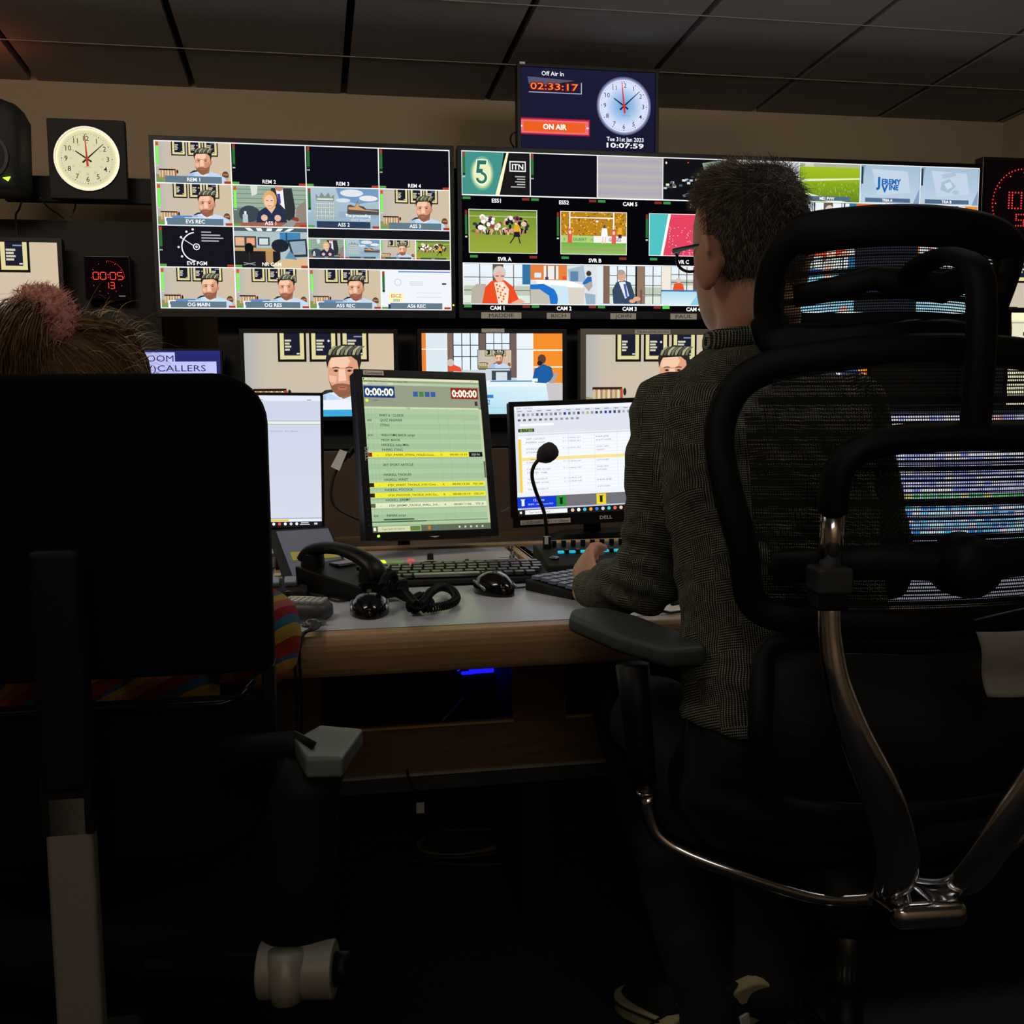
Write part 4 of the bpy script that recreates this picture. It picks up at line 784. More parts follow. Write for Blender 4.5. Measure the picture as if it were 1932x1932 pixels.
# cream page monitor and low control screen at the right
c = Canvas(.47, .27); c.rect(0, 0, 1, 1, 'd8d6b8', 'dcd8b4'); c.rect(0, 0, 1, .08, 'f0ecc0'); c.rect(.02, .1, .5, .11, '8a8a78'); c.rect(.1, .2, .6, .24, '2c2c28'); c.rect(0, .34, 1, .345, 'a0a090'); c.rect(.1, .44, .7, .48, 'e0a028'); c.text('Type a message', .3, .17, .03, '60605c')
for k in range(5): c.rect(.06, .55+k*.08, .7, .565+k*.08, 'b0ae96')
p = onY(1904, 590, 2.75)
t = monitor('desk_monitor', (p.x+.235, 2.75, p.z-.135), .47, .27, 'grey-edged monitor with a cream page at the right edge', c, .014, .04); MB().box((-.15, -.0085, .142), (.05, .0016, .011)).build('name_label', M_TAPE, t)
MB().tube([(0, .07, 0), (0, .12, -.1), (0, .12, -.4)], [.016]*3, 12).build('stand_arm', M_BLK, t, smooth=True)
c = Canvas(.62, .33); c.rect(0, 0, 1, 1, 'a8acd0'); rnd = random.Random(21)
for r in range(22):
    for k in range(30):
        y = r/22; base = ('c8c8dc', '9aa0d8', 'b8bce0', '7c88d8', 'd8d4d0') if y < .62 else (('48b860', '3ca850', '58c870', 'c8c040') if y < .7 else ('48b0d0', 'a8d8d8', '70c0e0', 'd0d0d8', '2c80c0'))
        c.rect(k/30+.003, y+.008, (k+1)/30-.003, y+.036, rnd.choice(base)); 
    c.rect(0, r/22-.004, 1, r/22+.004, '2c3048')
    if r % 3: c.k = 3
c.k = 30; c.rect(.0, .03, .5, .12, 'c8c8d4'); c.rect(.5, .05, .56, .09, 'f07828'); c.rect(.5, .09, .53, .13, 'b030e0'); c.rect(.53, .09, .56, .13, '3840f0'); c.rect(0, .0, 1, .03, '20222c'); c.rect(0, .13, 1, .2, '16181e')
p = onY(1890, 778, 2.4)
monitor('control_screen', (p.x-.02, 2.4, .917), .62, .33, 'low control screen with blue and green rows, glowing through the mesh chair back', c, .01, .03, rot=(math.radians(-6), math.radians(-4), 0))
# ------------------------------------------------------------------ panels in the bay
def panel(name, px0, px1, y0, y1, m, label, z=ZD-.004, cat='panel'):
    xa, xb = onZ(px0, 1060, ZD).x, onZ(px1, 1060, ZD).x
    t = empty(name, ((xa+xb)/2, (y0+y1)/2, z), label, cat); MB().box((0, 0, 0), (xb-xa-.004, y1-y0, .012)).build('plate', m, t, bevel=.001); return t
def put(t, b, name, m, **k): return b.build(name, m, t, M=Matrix.Translation(-t.location), **k)
M_WHPLATE = mat('white_plate', (170, 170, 172), .4); M_DKPLATE = mat('dark_plate', (34, 36, 42), .4)
def screw(t, px, py, r=.007):
    p = onZ(px, py, ZD+.004); put(t, MB().cyl(p, p+Vector((0, 0, .006)), r, r*.8, 16), 'screw', M_STEEL, smooth=False)
def knob(t, px, py, r, h, m=M_BLKM, skirt=0):
    p = onZ(px, py, ZD+.004)
    k = put(t, MB().cyl(p, p+Vector((0, 0, h)), r, r*.85, 20), 'knob', m, bevel=.0012)
    if skirt: put(t, MB().cyl(p-Vector((0, 0, .001)), p+Vector((0, 0, .002)), skirt, skirt, 24), 'knob_skirt', M_STEEL)
t = panel('blank_panel', 565, 986, 2.40, 2.59, M_WHPLATE, 'pale blank plate under the portrait monitor'); screw(t, 963, 1034); screw(t, 968, 1045)
t = panel('intercom_panel', 565, 986, 2.155, 2.395, M_DKPLATE, 'dark intercom panel with lit buttons, behind the long keyboard')
for px, py, w_, col, em in ((719.5, 1064, .018, (190, 235, 20), 1.6), (734, 1064, .014, (120, 150, 90), .35), (745.5, 1064, .014, (120, 150, 90), .35), (757, 1064, .014, (120, 150, 90), .35), (776, 1061, .016, (230, 90, 90), .5)):
    p = onZ(px, py, ZD+.008); put(t, MB().box(p, (w_, .035, .012)), 'button', mat('button_%d_%d' % (col[0], col[2]), col, .3, emit=em), bevel=.0015)
knob(t, 812, 1062, .008, .022, skirt=.017); knob(t, 858, 1073, .009, .014); knob(t, 881, 1062, .005, .01, M_STEEL); screw(t, 966, 1052); screw(t, 970, 1058)
p = onZ(958, 1071, ZD+.004); put(t, MB().ball(p, .003, 8, 6), 'power_light', mat('led_red', (255, 60, 50), emit=3))
for px, py, w_ in ((953, 1050, .03), (660, 1075, .02)): p = onZ(px, py, ZD+.0035); put(t, MB().box(p, (w_, .008, .001)), 'legend', M_TAPE)
t = panel('side_panel', 470, 523, 2.16, 2.59, M_DKPLATE, 'dark plate with screws at the left end of the bay'); screw(t, 526, 1052); screw(t, 527, 1063); p = onZ(524, 1084, ZD+.004); put(t, MB().box(p, (.013, .03, .001)), 'legend', M_TAPE)
t = empty('button_box', onZ(500, 1062, ZD+.004), 'grey box of square buttons at the left end of the bay', 'button box'); MB().loft([(0, 0, 0, .045, .07, .07), (0, .004, .02, .038, .06, .055)], 32, 8).build('case', M_GREYP, t)
for i in range(3):
    for j in range(2): MB().box((.02-.024*j, -.03+.03*i, .024), (.019, .024, .01)).build('button', M_STEEL, t, bevel=.002)
t = panel('left_bay_panel', 556, 600, 2.16, 2.59, M_DKPLATE, 'dark plate left of the telephone, under the tilted display'); screw(t, 566, 1076); 
t = empty('tilted_display', onZ(612, 1098, ZD), 'flat tilted display plate with a yellow label, behind the telephone', 'display', rz=.25, rx=math.radians(28))
MB().box((-.01, .09, .0), (.14, .2, .012)).build('case', M_BLKM, t, bevel=.003); MB().box((-.005, .1, .0068), (.115, .16, .0015)).build('screen', mat('grey_lcd', (120, 128, 150), .25), t); MB().box((.0, .085, .008), (.1, .03, .001)).build('label_strip', mat('yellow_label', (190, 180, 90), .6), t)
MB().box((-.01, .17, -.04), (.1, .012, .09)).build('prop', M_BLKM, t)
t = panel('right_bay_panel', 1012, 1180, 2.16, 2.59, M_DKPLATE, 'dark plate beneath the microphone unit'); screw(t, 1007, 1043)
for px in (1035, 1100): pass
# talkback unit with microphone
t = empty('talkback_unit', onZ(1090, 1078, ZD), 'talkback unit with blue-lit keys beside the seated person\'s hand', 'intercom'); t.scale = (.8, .8, .62)
M_CYAN = mat('cyan_key', (40, 190, 220), emit=.7)
MB().prism([(-.02, 0), (.19, 0), (.19, .065), (.1, .06), (-.02, .028)], -.085, .22, 'x').build('case', M_BLKM, t, bevel=.004)
for k in range(8): MB().box((-.035+.028*k, .135, .075), (.012, .014, .024)).build('lever_key', M_BLK, t, bevel=.002)
for k in range(7): MB().box((-.03+.032*k, .07, .056), (.017, .012, .009)).build('lit_key', M_CYAN, t, bevel=.002); MB().box((-.014+.032*k, .072, .058), (.011, .016, .014)).build('key', M_BLK, t)
MB().ball((-.058, .03, .045), (.014, .014, .006)).build('knob', M_STEEL, t, smooth=True); MB().ball((.035, .05, .055), .004, 8, 6).build('power_light', mat('led_lime2', (140, 255, 60), emit=2.5), t)
b = MB(); b.loft([(.0, -.035, .02, .008, .008, .008), (.0, -.04, .045, .012, .01, .01), (.0, -.04, .056, .004, .004, .004)], 8, 2); b.build('lever_handle', mat('cream_plastic', (205, 190, 150), .4), t, bevel=.001)
t = empty('gooseneck_microphone', at(1033, 1060, 2.38), 'black gooseneck microphone in front of the right desk monitor', 'microphone'); u = t.location.copy(); YM = u.y
T2 = Matrix.Translation(-u)
P = [onY(x, y, YM) for x, y in ((1033, 1038), (1031, 1000), (1026, 965), (1012, 930), (1004, 900), (1007, 880), (1020, 863))]
MB().cyl(onY(1033, 1062, YM), onY(1032, 1012, YM), .011, .009).build('plug', M_BLK, t, M=T2, bevel=.001); MB().cyl(onY(1033, 1054, YM), onY(1033, 1046, YM), .0135, seg=18).build('collar', M_STEEL, t, M=T2)
MB().tube(curve_pts([tuple(p) for p in P], 8), .0042, 10).build('gooseneck', M_BLK, t, M=T2, smooth=True)
a, c_ = onY(1018, 866, YM), onY(1050, 842, YM); d = (c_-a).normalized(); MB().tube([a+d*x for x in (-.004, 0, .006, .015, .028, .038, .044, .047)], [.006, .011, .0165, .021, .0215, .019, .013, .003], 20).build('windscreen', mat('foam', (46, 40, 46), .95, bump=1, scale=900), t, M=T2, smooth=True)
MB().box(onY(1029, 1018, YM)+Vector((0, -.011, 0)), (.008, .002, .018)).build('tag', M_TAPE, t, M=T2)
# ------------------------------------------------------------------ telephone
t = empty('telephone', (.068, 2.06, ZD), 'black desk telephone with the handset in its cradle', 'telephone', rz=math.radians(40))
MB().prism([(-.095, 0), (.095, 0), (.1, .052), (-.09, .03)], -.062, .062, 'x').build('base', M_BLK, t, bevel=.004)
pts = [(-.028, -.098, .045), (-.028, -.09, .064), (-.028, -.055, .08), (-.028, .0, .09), (-.028, .05, .089), (-.028, .085, .08), (-.028, .1, .064)]
cp = curve_pts(pts, 5); n = len(cp)
hs = MB().tube(cp, [(.026-.005*math.sin(PI*k/(n-1)), .011+.003*abs(math.cos(PI*k/(n-1)))) for k in range(n)], 16, nrm=(0, .05, 1)).build('handset', M_BLK, t, smooth=True)
MB().cyl((-.028, -.082, .036), (-.028, -.082, .062), .024, .022).build('mouthpiece', M_BLK, hs, bevel=.002); MB().cyl((-.028, .085, .045), (-.028, .085, .075), .024, .022).build('earpiece', M_BLK, hs, bevel=.002)
kb = MB().box((0, 0, 0), (.013, .011, .008)); kk = kb.build('key', M_KEY, t, bevel=.002); kk.location = (.012, -.06, .042)
for i in range(3):
    for j in range(4):
        if i or j: q = kk.copy(); C.objects.link(q); q.parent = t; q.location = (.012+.018*i, -.06+.017*j, .042+.002*j)
MB().box((.03, .06, .05), (.05, .03, .004)).build('display', mat('grey_lcd', (120, 128, 150), .25), t)
path = curve_pts([tuple(onZ(*q)) for q in ((722, 1108, .79), (728, 1090, .80), (738, 1082, .80), (745, 1095, .79), (741, 1112, .765), (755, 1122, .757), (775, 1132, .757), (790, 1142, .757), (778, 1150, .757), (775, 1138, .765), (795, 1124, .768), (812, 1138, .76), (800, 1148, .757), (820, 1146, .757), (848, 1140, .757), (861, 1128, .757), (850, 1112, .76), (830, 1108, .762), (812, 1118, .772), (800, 1135, .77), (785, 1140, .772), (765, 1120, .765), (748, 1118, .76))], 12)
L = [0]
for i in range(1, len(path)): L.append(L[-1]+(Vector(path[i])-Vector(path[i-1])).length)
b = MB(); hp = []; N = int(L[-1]/.0056*9); j = 0
for i in range(N):
    s_ = L[-1]*i/N
    while L[j+1] < s_: j += 1
    f = (s_-L[j])/(L[j+1]-L[j]); a = Vector(path[j]); e = Vector(path[j+1]); p = a.lerp(e, f); tt = (e-a).normalized(); u = tt.cross(Vector((0, 0, 1))).normalized(); v = tt.cross(u)
    ph = 2*PI*i/9; hp.append(p+u*(.0068*math.cos(ph))+v*(.0068*math.sin(ph)))
b.tube(hp, .0018, 6); o = b.build('coiled_cord', M_BLK, t, smooth=True); o.matrix_parent_inverse = (Matrix.Translation(t.location) @ Matrix.Rotation(t.rotation_euler.z, 4, 'Z')).inverted()
# mice
def mouse(c0, rz, label, s=1):
    t = empty('computer_mouse', c0, label, 'computer mouse', rz=rz)
    def f(u, v):
        a = 2*PI*u; r = math.sin(PI/2*v)
        x = .034*r*math.cos(a)*(1-.18*abs(math.sin(a))); y = .055*r*math.sin(a); z = .037*(math.cos(PI/2*v)**.65)*(1-.35*(y/.055 if y > 0 else 0)**2-.1*(-y/.055 if y < 0 else 0))
        return (x*s, y*s, max(0.001, z*s))
    MB().grid(f, 32, 12).build('shell', M_GLOSS, t, smooth=True)
    for sx in (-1, 1): MB().tube([(sx*.03*s, -.03, .012), (sx*.03*s, 0, .021), (sx*.024*s, .035, .02)], [.0025, .004, .002], 8).build('side_grip', M_STEEL, t, smooth=True)
    MB().cyl((-.004, .03, .03), (.004, .03, .03), .008, seg=16).build('scroll_wheel', M_GREYP, t)
    MB().text('hama', (0, -.0475*s, .0165*s), (1, 0, 0), (0, .35, .93), .0058*s, .02*s, bold=.02).build('logo', M_WHITEINK, t); return t
mouse(onZ(698, 1160, ZD)+Vector((0, .012, 0)), -.05, 'shiny black mouse nearest the desk edge, in front of the telephone', 1.02)
mouse(onZ(935, 1121, ZD)+Vector((0, .02, 0)), .3, 'shiny black mouse right of the coiled cord', 1.12)
cable('mouse_cable', [onZ(693, 1130, ZD+.004), onZ(672, 1128, ZD+.003), onZ(640, 1134, ZD+.003), onZ(605, 1125, ZD+.003), onZ(575, 1117, ZD+.003)], .002, 'thin black cable running left from the nearer mouse', n=8)
cable('mouse_cable', [onZ(955, 1111, ZD+.004), onZ(985, 1108, ZD+.003), onZ(1012, 1104, ZD+.003)], .002, 'thin black cable running right from the farther mouse')
cable('earphone_cable', [onZ(545, 1112, ZD+.003), onZ(580, 1120, ZD+.003), onZ(607, 1124, ZD+.003), onZ(618, 1128, ZD+.003)], .0026, 'short black lead with a plug beside the three-key pad')
# keyboards
def keyboard(name, c0, rz, W, Dp, rows, label, m_key, gap=.0025, hh=.016, space=True):
    t = empty(name, c0, label, 'keyboard', rz=rz)
    MB().prism([(-Dp/2, 0), (Dp/2, 0), (Dp/2, hh+.008), (-Dp/2, hh)], -W/2, W/2, 'x').build('case', M_BLKM, t, bevel=.003)
    kw = (W-.012)/rows[0]; kd = (Dp-.014)/len(rows); me = None
    for r, n in enumerate(rows):
        y = Dp/2-.007-kd*(r+.5); off = (W-.012-kw*n)/2
        for k in range(n):
            x = -W/2+.006+kw*(k+.5)+(r % 2)*kw*.12+off
            if space and r == len(rows)-1 and n//2-3 <= k <= n//2+2:
                if k == n//2: MB().box((x-kw*.5, y, hh+.007), (kw*6-gap, kd-gap, .007)).build('space_bar', M_STEEL if m_key == M_KEY else m_key, t, bevel=.0015)
                continue
            if me is None: o = MB().loft([(0, 0, 0, kw/2-gap/2, kd/2-gap/2, kd/2-gap/2), (0, 0, .006, kw/2-gap, kd/2-gap, kd/2-gap)], 20, 7).build('key', m_key, t); me = o
            else: o = me.copy(); C.objects.link(o); o.parent = t
            o.location = (x, y, hh+.003+(y+Dp/2)/Dp*.008)
    return t
t = keyboard('keyboard', (.272, onZ(865, 1094, ZD).y, ZD+.004), math.radians(-2), .40, .14, [17, 17, 17, 16, 15], 'long black keyboard between the telephone and the farther mouse', M_KEY, hh=.01)
MB().box((-.06, .067, .028), (.07, .006, .001)).build('legend', M_TAPE, t)
M_KEYL = mat('light_keycap', (104, 112, 132), .4)
keyboard('keyboard', (onZ(1078, 1114, ZD).x+.01, onZ(1078, 1114, ZD).y, ZD), math.radians(30), .15, .135, [6, 6, 6, 6, 6], 'short keyboard with pale keys under the seated person\'s hand', M_KEYL, hh=.014, space=False)
t = empty('key_pad', onZ(531, 1126, ZD)+Vector((-.02, .03, 0)), 'black pad with three wide keys beside the left chair', 'keypad', rz=.02)
MB().prism([(-.045, 0), (.045, 0), (.045, .024), (-.045, .014)], -.07, .07, 'x').build('case', M_BLKM, t, bevel=.004)
for k in range(3): MB().box((-.03+.034*k, 0, .024), (.025, .045, .01), Matrix.Rotation(.11, 3, 'X')).build('key', mat('slate_key', (86, 96, 104), .35), t, bevel=.003)
t = empty('white_saucer', onZ(540, 1138, ZD), 'small white oval dish behind the label printer', 'dish'); MB().loft([(0, 0, 0, .03, .016, .016), (0, 0, .008, .042, .022, .022), (0, 0, .0095, .04, .02, .02), (0, 0, .004, .03, .014, .014)], 32, 2).build('bowl', M_PAPER, t, smooth=True)
t = empty('label_printer', onZ(566, 1166, ZD), 'grey handheld label printer with tiny keys at the desk edge', 'label printer', rz=-.32)
MB().loft([(0, 0, 0, .05, .03, .03), (0, 0, .006, .056, .034, .034), (0, 0, .022, .055, .033, .034), (0, 0, .03, .047, .027, .029)], 36, 4).build('case', M_GREYP, t, smooth=True)
MB().loft([(-.062, .008, .002, .022, .02, .022), (-.062, .008, .026, .02, .018, .02)], 20, 3).build('grip', M_BLK, t, smooth=True)
kk = MB().box((0, 0, 0), (.0075, .007, .004)).build('key', mat('pale_key', (190, 192, 190), .4), t); kk.location = (-.022, -.016, .032); first = True
for i in range(7):
    for j in range(4):
        if i or j: q = kk.copy(); C.objects.link(q); q.parent = t; q.location = (-.022+.0105*i, -.016+.0105*j, .032)
MB().box((-.012, .031, .031), (.05, .006, .002)).build('label_strip', mat('yellow_label', (190, 180, 90), .6), t); MB().cyl((-.03, .026, .03), (-.03, .026, .042), .004).build('aerial', M_BLK, t)
t = empty('lanyard', onZ(590, 1180, ZD), 'dark lanyard with a card clip hanging over the desk edge', 'lanyard'); T2 = Matrix.Translation(-t.location)
MB().box((0, 0, .006), (.04, .026, .006), Matrix.Rotation(.35, 3, 'Z')).build('clip', M_STEEL, t, bevel=.002)
for dx in (0, 9): MB().tube(curve_pts([tuple(p) for p in (onZ(602-dx, 1174, ZD+.012), onZ(596-dx, 1186, ZD+.014), onZ(577-dx/2, 1194, ZD+.008), onY(568-dx/2, 1212, 1.685), onY(565-dx, 1245, 1.68), onY(570-dx, 1330, 1.68), onY(565-dx, 1420, 1.69))], 8), [(.005, .0012)]*49, 8).build('strap', M_BLKM, t, M=T2, smooth=True)
MB().tube([onZ(590+12*math.cos(a), 1174-5*math.sin(a), ZD+.012) for a in [2*PI*k/20 for k in range(20)]], .0016, 6, closed=True).build('ring', M_STEEL, t, M=T2, smooth=True)
t = empty('paper_sheets', onZ(1285, 1130, ZD+.001), 'white sheets of paper beside the body of the person in the patterned shirt', 'paper', rz=.2); MB().box((0.02, 0.02, .002), (.3, .21, .003)).build('sheet', M_PAPER, t); MB().box((.0, -.01, .004), (.21, .16, .001), Matrix.Rotation(.2, 3, 'Z')).build('sheet', M_PAPER, t)
t = tag(MB().tube([onZ(1268, 1139, ZD+.009), onZ(1300, 1132, ZD+.009)], [.0045, .0045], 10).build('pen', M_BLK), 'dark pen lying on the white sheets', 'pen')
# cable with a paper tag on the wall behind the portrait monitor
t = empty('tagged_cable', onY(648, 866, 3.0), 'cable with a white paper tag, left of the portrait monitor', 'cable'); T2 = Matrix.Translation(-t.location)
MB().tube(curve_pts([tuple(onY(x, y, 3.0)) for x, y in ((672, 842), (655, 862), (636, 885), (626, 915), (627, 945), (645, 965), (690, 985))], 8), .004, 8).build('lead', M_CABLE, t, M=T2, smooth=True)
MB().tube([onY(668, 845, 2.995), onY(655, 862, 2.995)], .0085, 10).build('connector', M_BLK, t, M=T2); a = onY(643, 868, 2.985); MB().prism([(a.x-.028, a.z-.018), (a.x-.005, a.z-.03), (a.x+.018, a.z+.022), (a.x-.002, a.z+.03)], 2.983, 2.986).build('tag', M_PAPER, t, M=T2)
cable('white_cable', [onY(945, 966, 2.8), onY(955, 962, 2.8), onY(962, 956, 2.8)], .003, 'short white cable left of the right desk monitor', m=M_PAPER)
tag(MB().box((.5, 3.2, .48), (3.6, .04, .96)).build('console_backboard', mat('brown_board', (70, 54, 42), .8, bump=.2, scale=30)), 'dark brown board standing behind the desk monitors', 'board')
# cables on the floor
for k, (pp, lb) in enumerate((([(640, 1612), (760, 1622), (900, 1632), (1060, 1618), (1170, 1600)], 'lowest black cable lying across the floor'), ([(800, 1600), (790, 1580), (830, 1568), (960, 1564), (1100, 1560)], 'thin black cable looping back along the floor'), ([(1010, 1575), (960, 1592), (880, 1612), (820, 1612), (790, 1598), (800, 1580)], 'yellowish curled cable on the floor'), ([(640, 1600), (760, 1612), (860, 1618), (960, 1606), (1080, 1590), (1160, 1570)], 'middle cable of the bundle on the floor'), ([(1060, 1590), (1120, 1562), (1160, 1560), (1180, 1590)], 'short cable arching at the right end of the bundle'))):
    cable('floor_cable', [onZ(x, y, .015+.006*k) for x, y in pp], .006, lb, m=mat('yellow_cable', (120, 100, 50), .5) if k == 2 else M_CABLE, group='cables on the floor under the desk')
t = empty('tagged_cable', onY(768, 1452, 2.05), 'thin cable with a small tag hanging from the kick rail', 'cable'); T2 = Matrix.Translation(-t.location)
MB().tube(curve_pts([tuple(onY(x, y, 2.05)) for x, y in ((768, 1452), (772, 1470), (783, 1490), (792, 1512))], 6), .0025, 6).build('lead', M_CABLE, t, M=T2); a = onY(793, 1524, 2.05); MB().box(a, (.016, .002, .022)).build('tag', M_TAPE, t, M=T2)
# ------------------------------------------------------------------ chrome and mesh chair
M_MESHF = mat('chair_frame', (9, 10, 12), .55, spec=.3); M_WEAVE = mat('black_weave', (9, 10, 12), .7)
ch = empty('mesh_office_chair', (.762, 1.384, 0), 'black mesh office chair with headrest and curved chrome frame', 'office chair', rz=math.radians(-4.6))
def surf_chair(o_, mb, name, m, **k): return mb.build(name, m, o_, **k)
def headpt(u, v, z0=1.196, h=.144, hw=.16, y0=-.1):      # u -1..1, v 0..1; the pad wraps round the head
    x = hw*u; return Vector((x, y0+.045*u*u+.012*math.cos(v*PI*1.1)-.01, z0+h*v-.008*u*u))
def outline(f, pts, n=10): return [f(u, v) for u, v in curve_pts(pts, n, closed=True)]
HO = [(-.9, .06), (-1, .3), (-1, .72), (-.84, .96), (-.4, 1.0), (.4, 1.0), (.84, .97), (1.02, .86), (.98, .62), (.93, .36), (.97, .1), (.84, .0), (.4, .03), (-.5, -.02)]
P = outline(headpt, HO, 8)
rr = []
for k in range(len(P)): q = k/8 % 14; rr.append((.021+.006*(q > 9 or q < 1)+.006*(3 <= q <= 7), .0085))
# flat, wide frame: sweep with normal along y
hr = MB().tube([p+(Vector((.762-.762, 0, 0))) for p in [P[k]*1 for k in range(len(P))]], rr, 14, nrm=(0, 1, 0), closed=True).build('headrest_frame', M_MESHF, ch, smooth=True)
def weave(f, u0, u1, v0, v1, nu, nv, wu, wv, inside, rnd):
    b = MB()
    S = 14
    for i in range(nu+1):                    # upright threads
        u = u0+(u1-u0)*i/nu; run = []
        for j in range(S*2+1):
            v = v0+(v1-v0)*j/(S*2)
            if inside(u, v): run.append(f(u, v))
            elif len(run) > 1: ribbon(b, run, (wu, 0, 0)); run = []
            else: run = []
        if len(run) > 1: ribbon(b, run, (wu, 0, 0))
    for j in range(nv+1):
        v = v0+(v1-v0)*j/nv; w_ = wv*(1+(2.6 if j % 9 == 4 else (1.0 if j % 5 == 2 else .15*rnd.random()))); run = []
        for i in range(S*2+1):
            u = u0+(u1-u0)*i/(S*2)
            if inside(u, v): run.append(f(u, v)+Vector((0, .0006, 0)))
            elif len(run) > 1: ribbon(b, run, (0, 0, w_)); run = []
            else: run = []
        if len(run) > 1: ribbon(b, run, (0, 0, w_))
    return b
def ribbon(b, pts, off):
    o_ = Vector(off)/2; vs_ = []
    for p in pts: vs_ += [p-o_, p+o_]
    b.add(vs_, [(2*i, 2*i+1, 2*i+3, 2*i+2) for i in range(len(pts)-1)])
rnd = random.Random(5)
weave(headpt, -.93, .93, .08, .93, 100, 34, .0008, .0015, lambda u, v: True, rnd).build('headrest_mesh', M_WEAVE, ch)
b = MB(); b.tube([(-.135, -.082, 1.255), (-.09, -.108, 1.262), (-.045, -.118, 1.275), (0, -.122, 1.268), (.045, -.124, 1.262), (.09, -.116, 1.278), (.15, -.082, 1.27)], [(.006, .014), (.008, .016), (.008, .015), (.009, .02), (.008, .02), (.008, .018), (.006, .014)], 12, nrm=(0, 0, 1)).build('headrest_bracket', M_MESHF, ch, smooth=True)
b = MB(); b.tube(curve_pts([(.0, -.295, 1.075), (.0, -.3, 1.14), (0, -.3, 1.22), (0, -.285, 1.268), (0, -.22, 1.29), (.0, -.15, 1.285), (.0, -.125, 1.27)], 6), [(.011, .0185)]*37, 14, nrm=(1, 0, 0)).build('headrest_post', M_MESHF, ch, smooth=True)
# back
def backpt(u, v, z0=.865, h=.31, y0=-.235):
    x = .27*u*(1-.10*(1-v)); return Vector((x, y0+.05*u*u+.035*(v-.45)**2*3, z0+h*v))
BO = [(-.86, .0), (-.93, .25), (-1.0, .55), (-.98, .76), (-.82, .93), (-.45, 1.0), (0, 1.02), (.45, 1.0), (.82, .93), (.98, .76), (1.0, .55), (.93, .25), (.86, .0), (.5, -.06), (0, -.07), (-.5, -.06)]
P = outline(backpt, BO, 7)
MB().tube(P, [(.02, .009)]*len(P), 12, nrm=(0, 1, 0), closed=True).build('back_frame', M_MESHF, ch, smooth=True)
def inb(u, v): w_ = .93 if v < .55 else .96-max(0, v-.7)*.9; return abs(u) < w_*(1-.07*(1-v))
weave(backpt, -.95, .95, -.04, .98, 170, 68, .0010, .0017, inb, rnd).build('back_mesh', M_WEAVE, ch)
def lumpt(u, v, z0=.60, h=.215, y0=-.2): return Vector((.20*u, y0+.06*u*u-.05*math.sin(v*PI), z0+h*v))
LO = [(-.8, 0), (-1, .3), (-1, .75), (-.82, 1), (0, 1.02), (.82, 1), (1, .75), (1, .3), (.8, 0), (0, -.03)]
P = outline(lumpt, LO, 8); MB().tube(P, [(.017, .009)]*len(P), 12, nrm=(0, 1, 0), closed=True).build('lumbar_frame', M_MESHF, ch, smooth=True)
MB().grid(lambda a, b_: lumpt(-.95+1.9*a, .05+.9*b_)+Vector((0, .004, 0)), 20, 12).build('lumbar_mesh', M_BLKM, ch)
# tubes
tp = [(-.16, -.285, .995), (-.16, -.288, 1.02), (-.152, -.29, 1.05), (-.125, -.292, 1.07), (-.08, -.294, 1.078), (0, -.295, 1.08), (.08, -.294, 1.078), (.125, -.292, 1.07), (.152, -.29, 1.05), (.16, -.288, 1.02), (.16, -.285, .995)]
MB().tube(curve_pts(tp, 5), .0175, 14).build('upper_yoke', M_MESHF, ch, smooth=True)
for s in (-1, 1):
    MB().cyl((s*.16, -.285, 1.01), (s*.16, -.28, .915), .0135, seg=24).build('chrome_tube', M_CHROME, ch, smooth=True)
    MB().box((s*.162, -.285, .918), (.042, .04, .03)).build('tube_clamp', M_GREYP, ch, bevel=.004)
    MB().box((s*.162, -.283, .893), (.036, .036, .02)).build('clamp_sleeve', M_MESHF, ch, bevel=.004)
    arm = curve_pts([(s*.16, -.282, .885), (s*.159, -.285, .85), (s*.152, -.292, .80), (s*.132, -.296, .74), (s*.103, -.292, .68), (s*.075, -.28, .62), (s*.056, -.262, .565), (s*.045, -.235, .52), (s*.03, -.19, .495), (s*.01, -.13, .48)], 5)
    W_ = [.0135, .0135, .015, .0195, .024, .026, .027, .028, .027, .024]; ra = []
    for k in range(len(arm)): q = min(k/5, 8.999); i = int(q); w_ = W_[i]+(W_[i+1]-W_[i])*(q-i); ra.append((w_, .0135+.002*min(1, q/5)))
    MB().tube(arm, ra, 20, nrm=(0, 1, .25)).build('chrome_arm', M_CHROME, ch, smooth=True)
    MB().tube(curve_pts([(s*.03, -.15, .462), (s*.09, -.12, .45), (s*.17, -.06, .456), (s*.25, -.02, .476), (s*.29, -.005, .50), (s*.305, .0, .54), (s*.307, .0, .562)], 6), [(.015, .012)]*37, 16, nrm=(0, 0, 1)).build('chrome_cross_arm', M_CHROME, ch, smooth=True)
    MB().cyl((s*.307, 0, .56), (s*.307, 0, .58), .008, seg=14).build('arm_pin', M_STEEL, ch, smooth=True)
    MB().tube([(s*.31, .0, .575), (s*.315, .005, .62), (s*.32, .01, .68), (s*.325, .015, .745)], [(.017, .021), (.02, .024), (.022, .027), (.024, .03)], 16, nrm=(0, 1, 0)).build('arm_upright', M_MESHF, ch, smooth=True)
    a = -math.radians(20)*s
    MB().prism([(x, y) for x, y in [(-.035, -.15), (.02, -.165), (.042, -.13), (.05, .05), (.04, .12), (.015, .145), (-.02, .14), (-.045, .1), (-.05, -.05)]], .762, .79, 'z').build('arm_pad', mat('arm_pad_rubber', (66, 74, 74), .55, bump=.15, scale=500), ch, bevel=.009, M=Matrix.Translation((s*.318, .075, .0)) @ Matrix.Rotation(a, 4, 'Z'))
MB().box((0, -.2, .478), (.1, .1, .035)).build('frame_junction', M_CHROME, ch, bevel=.015)
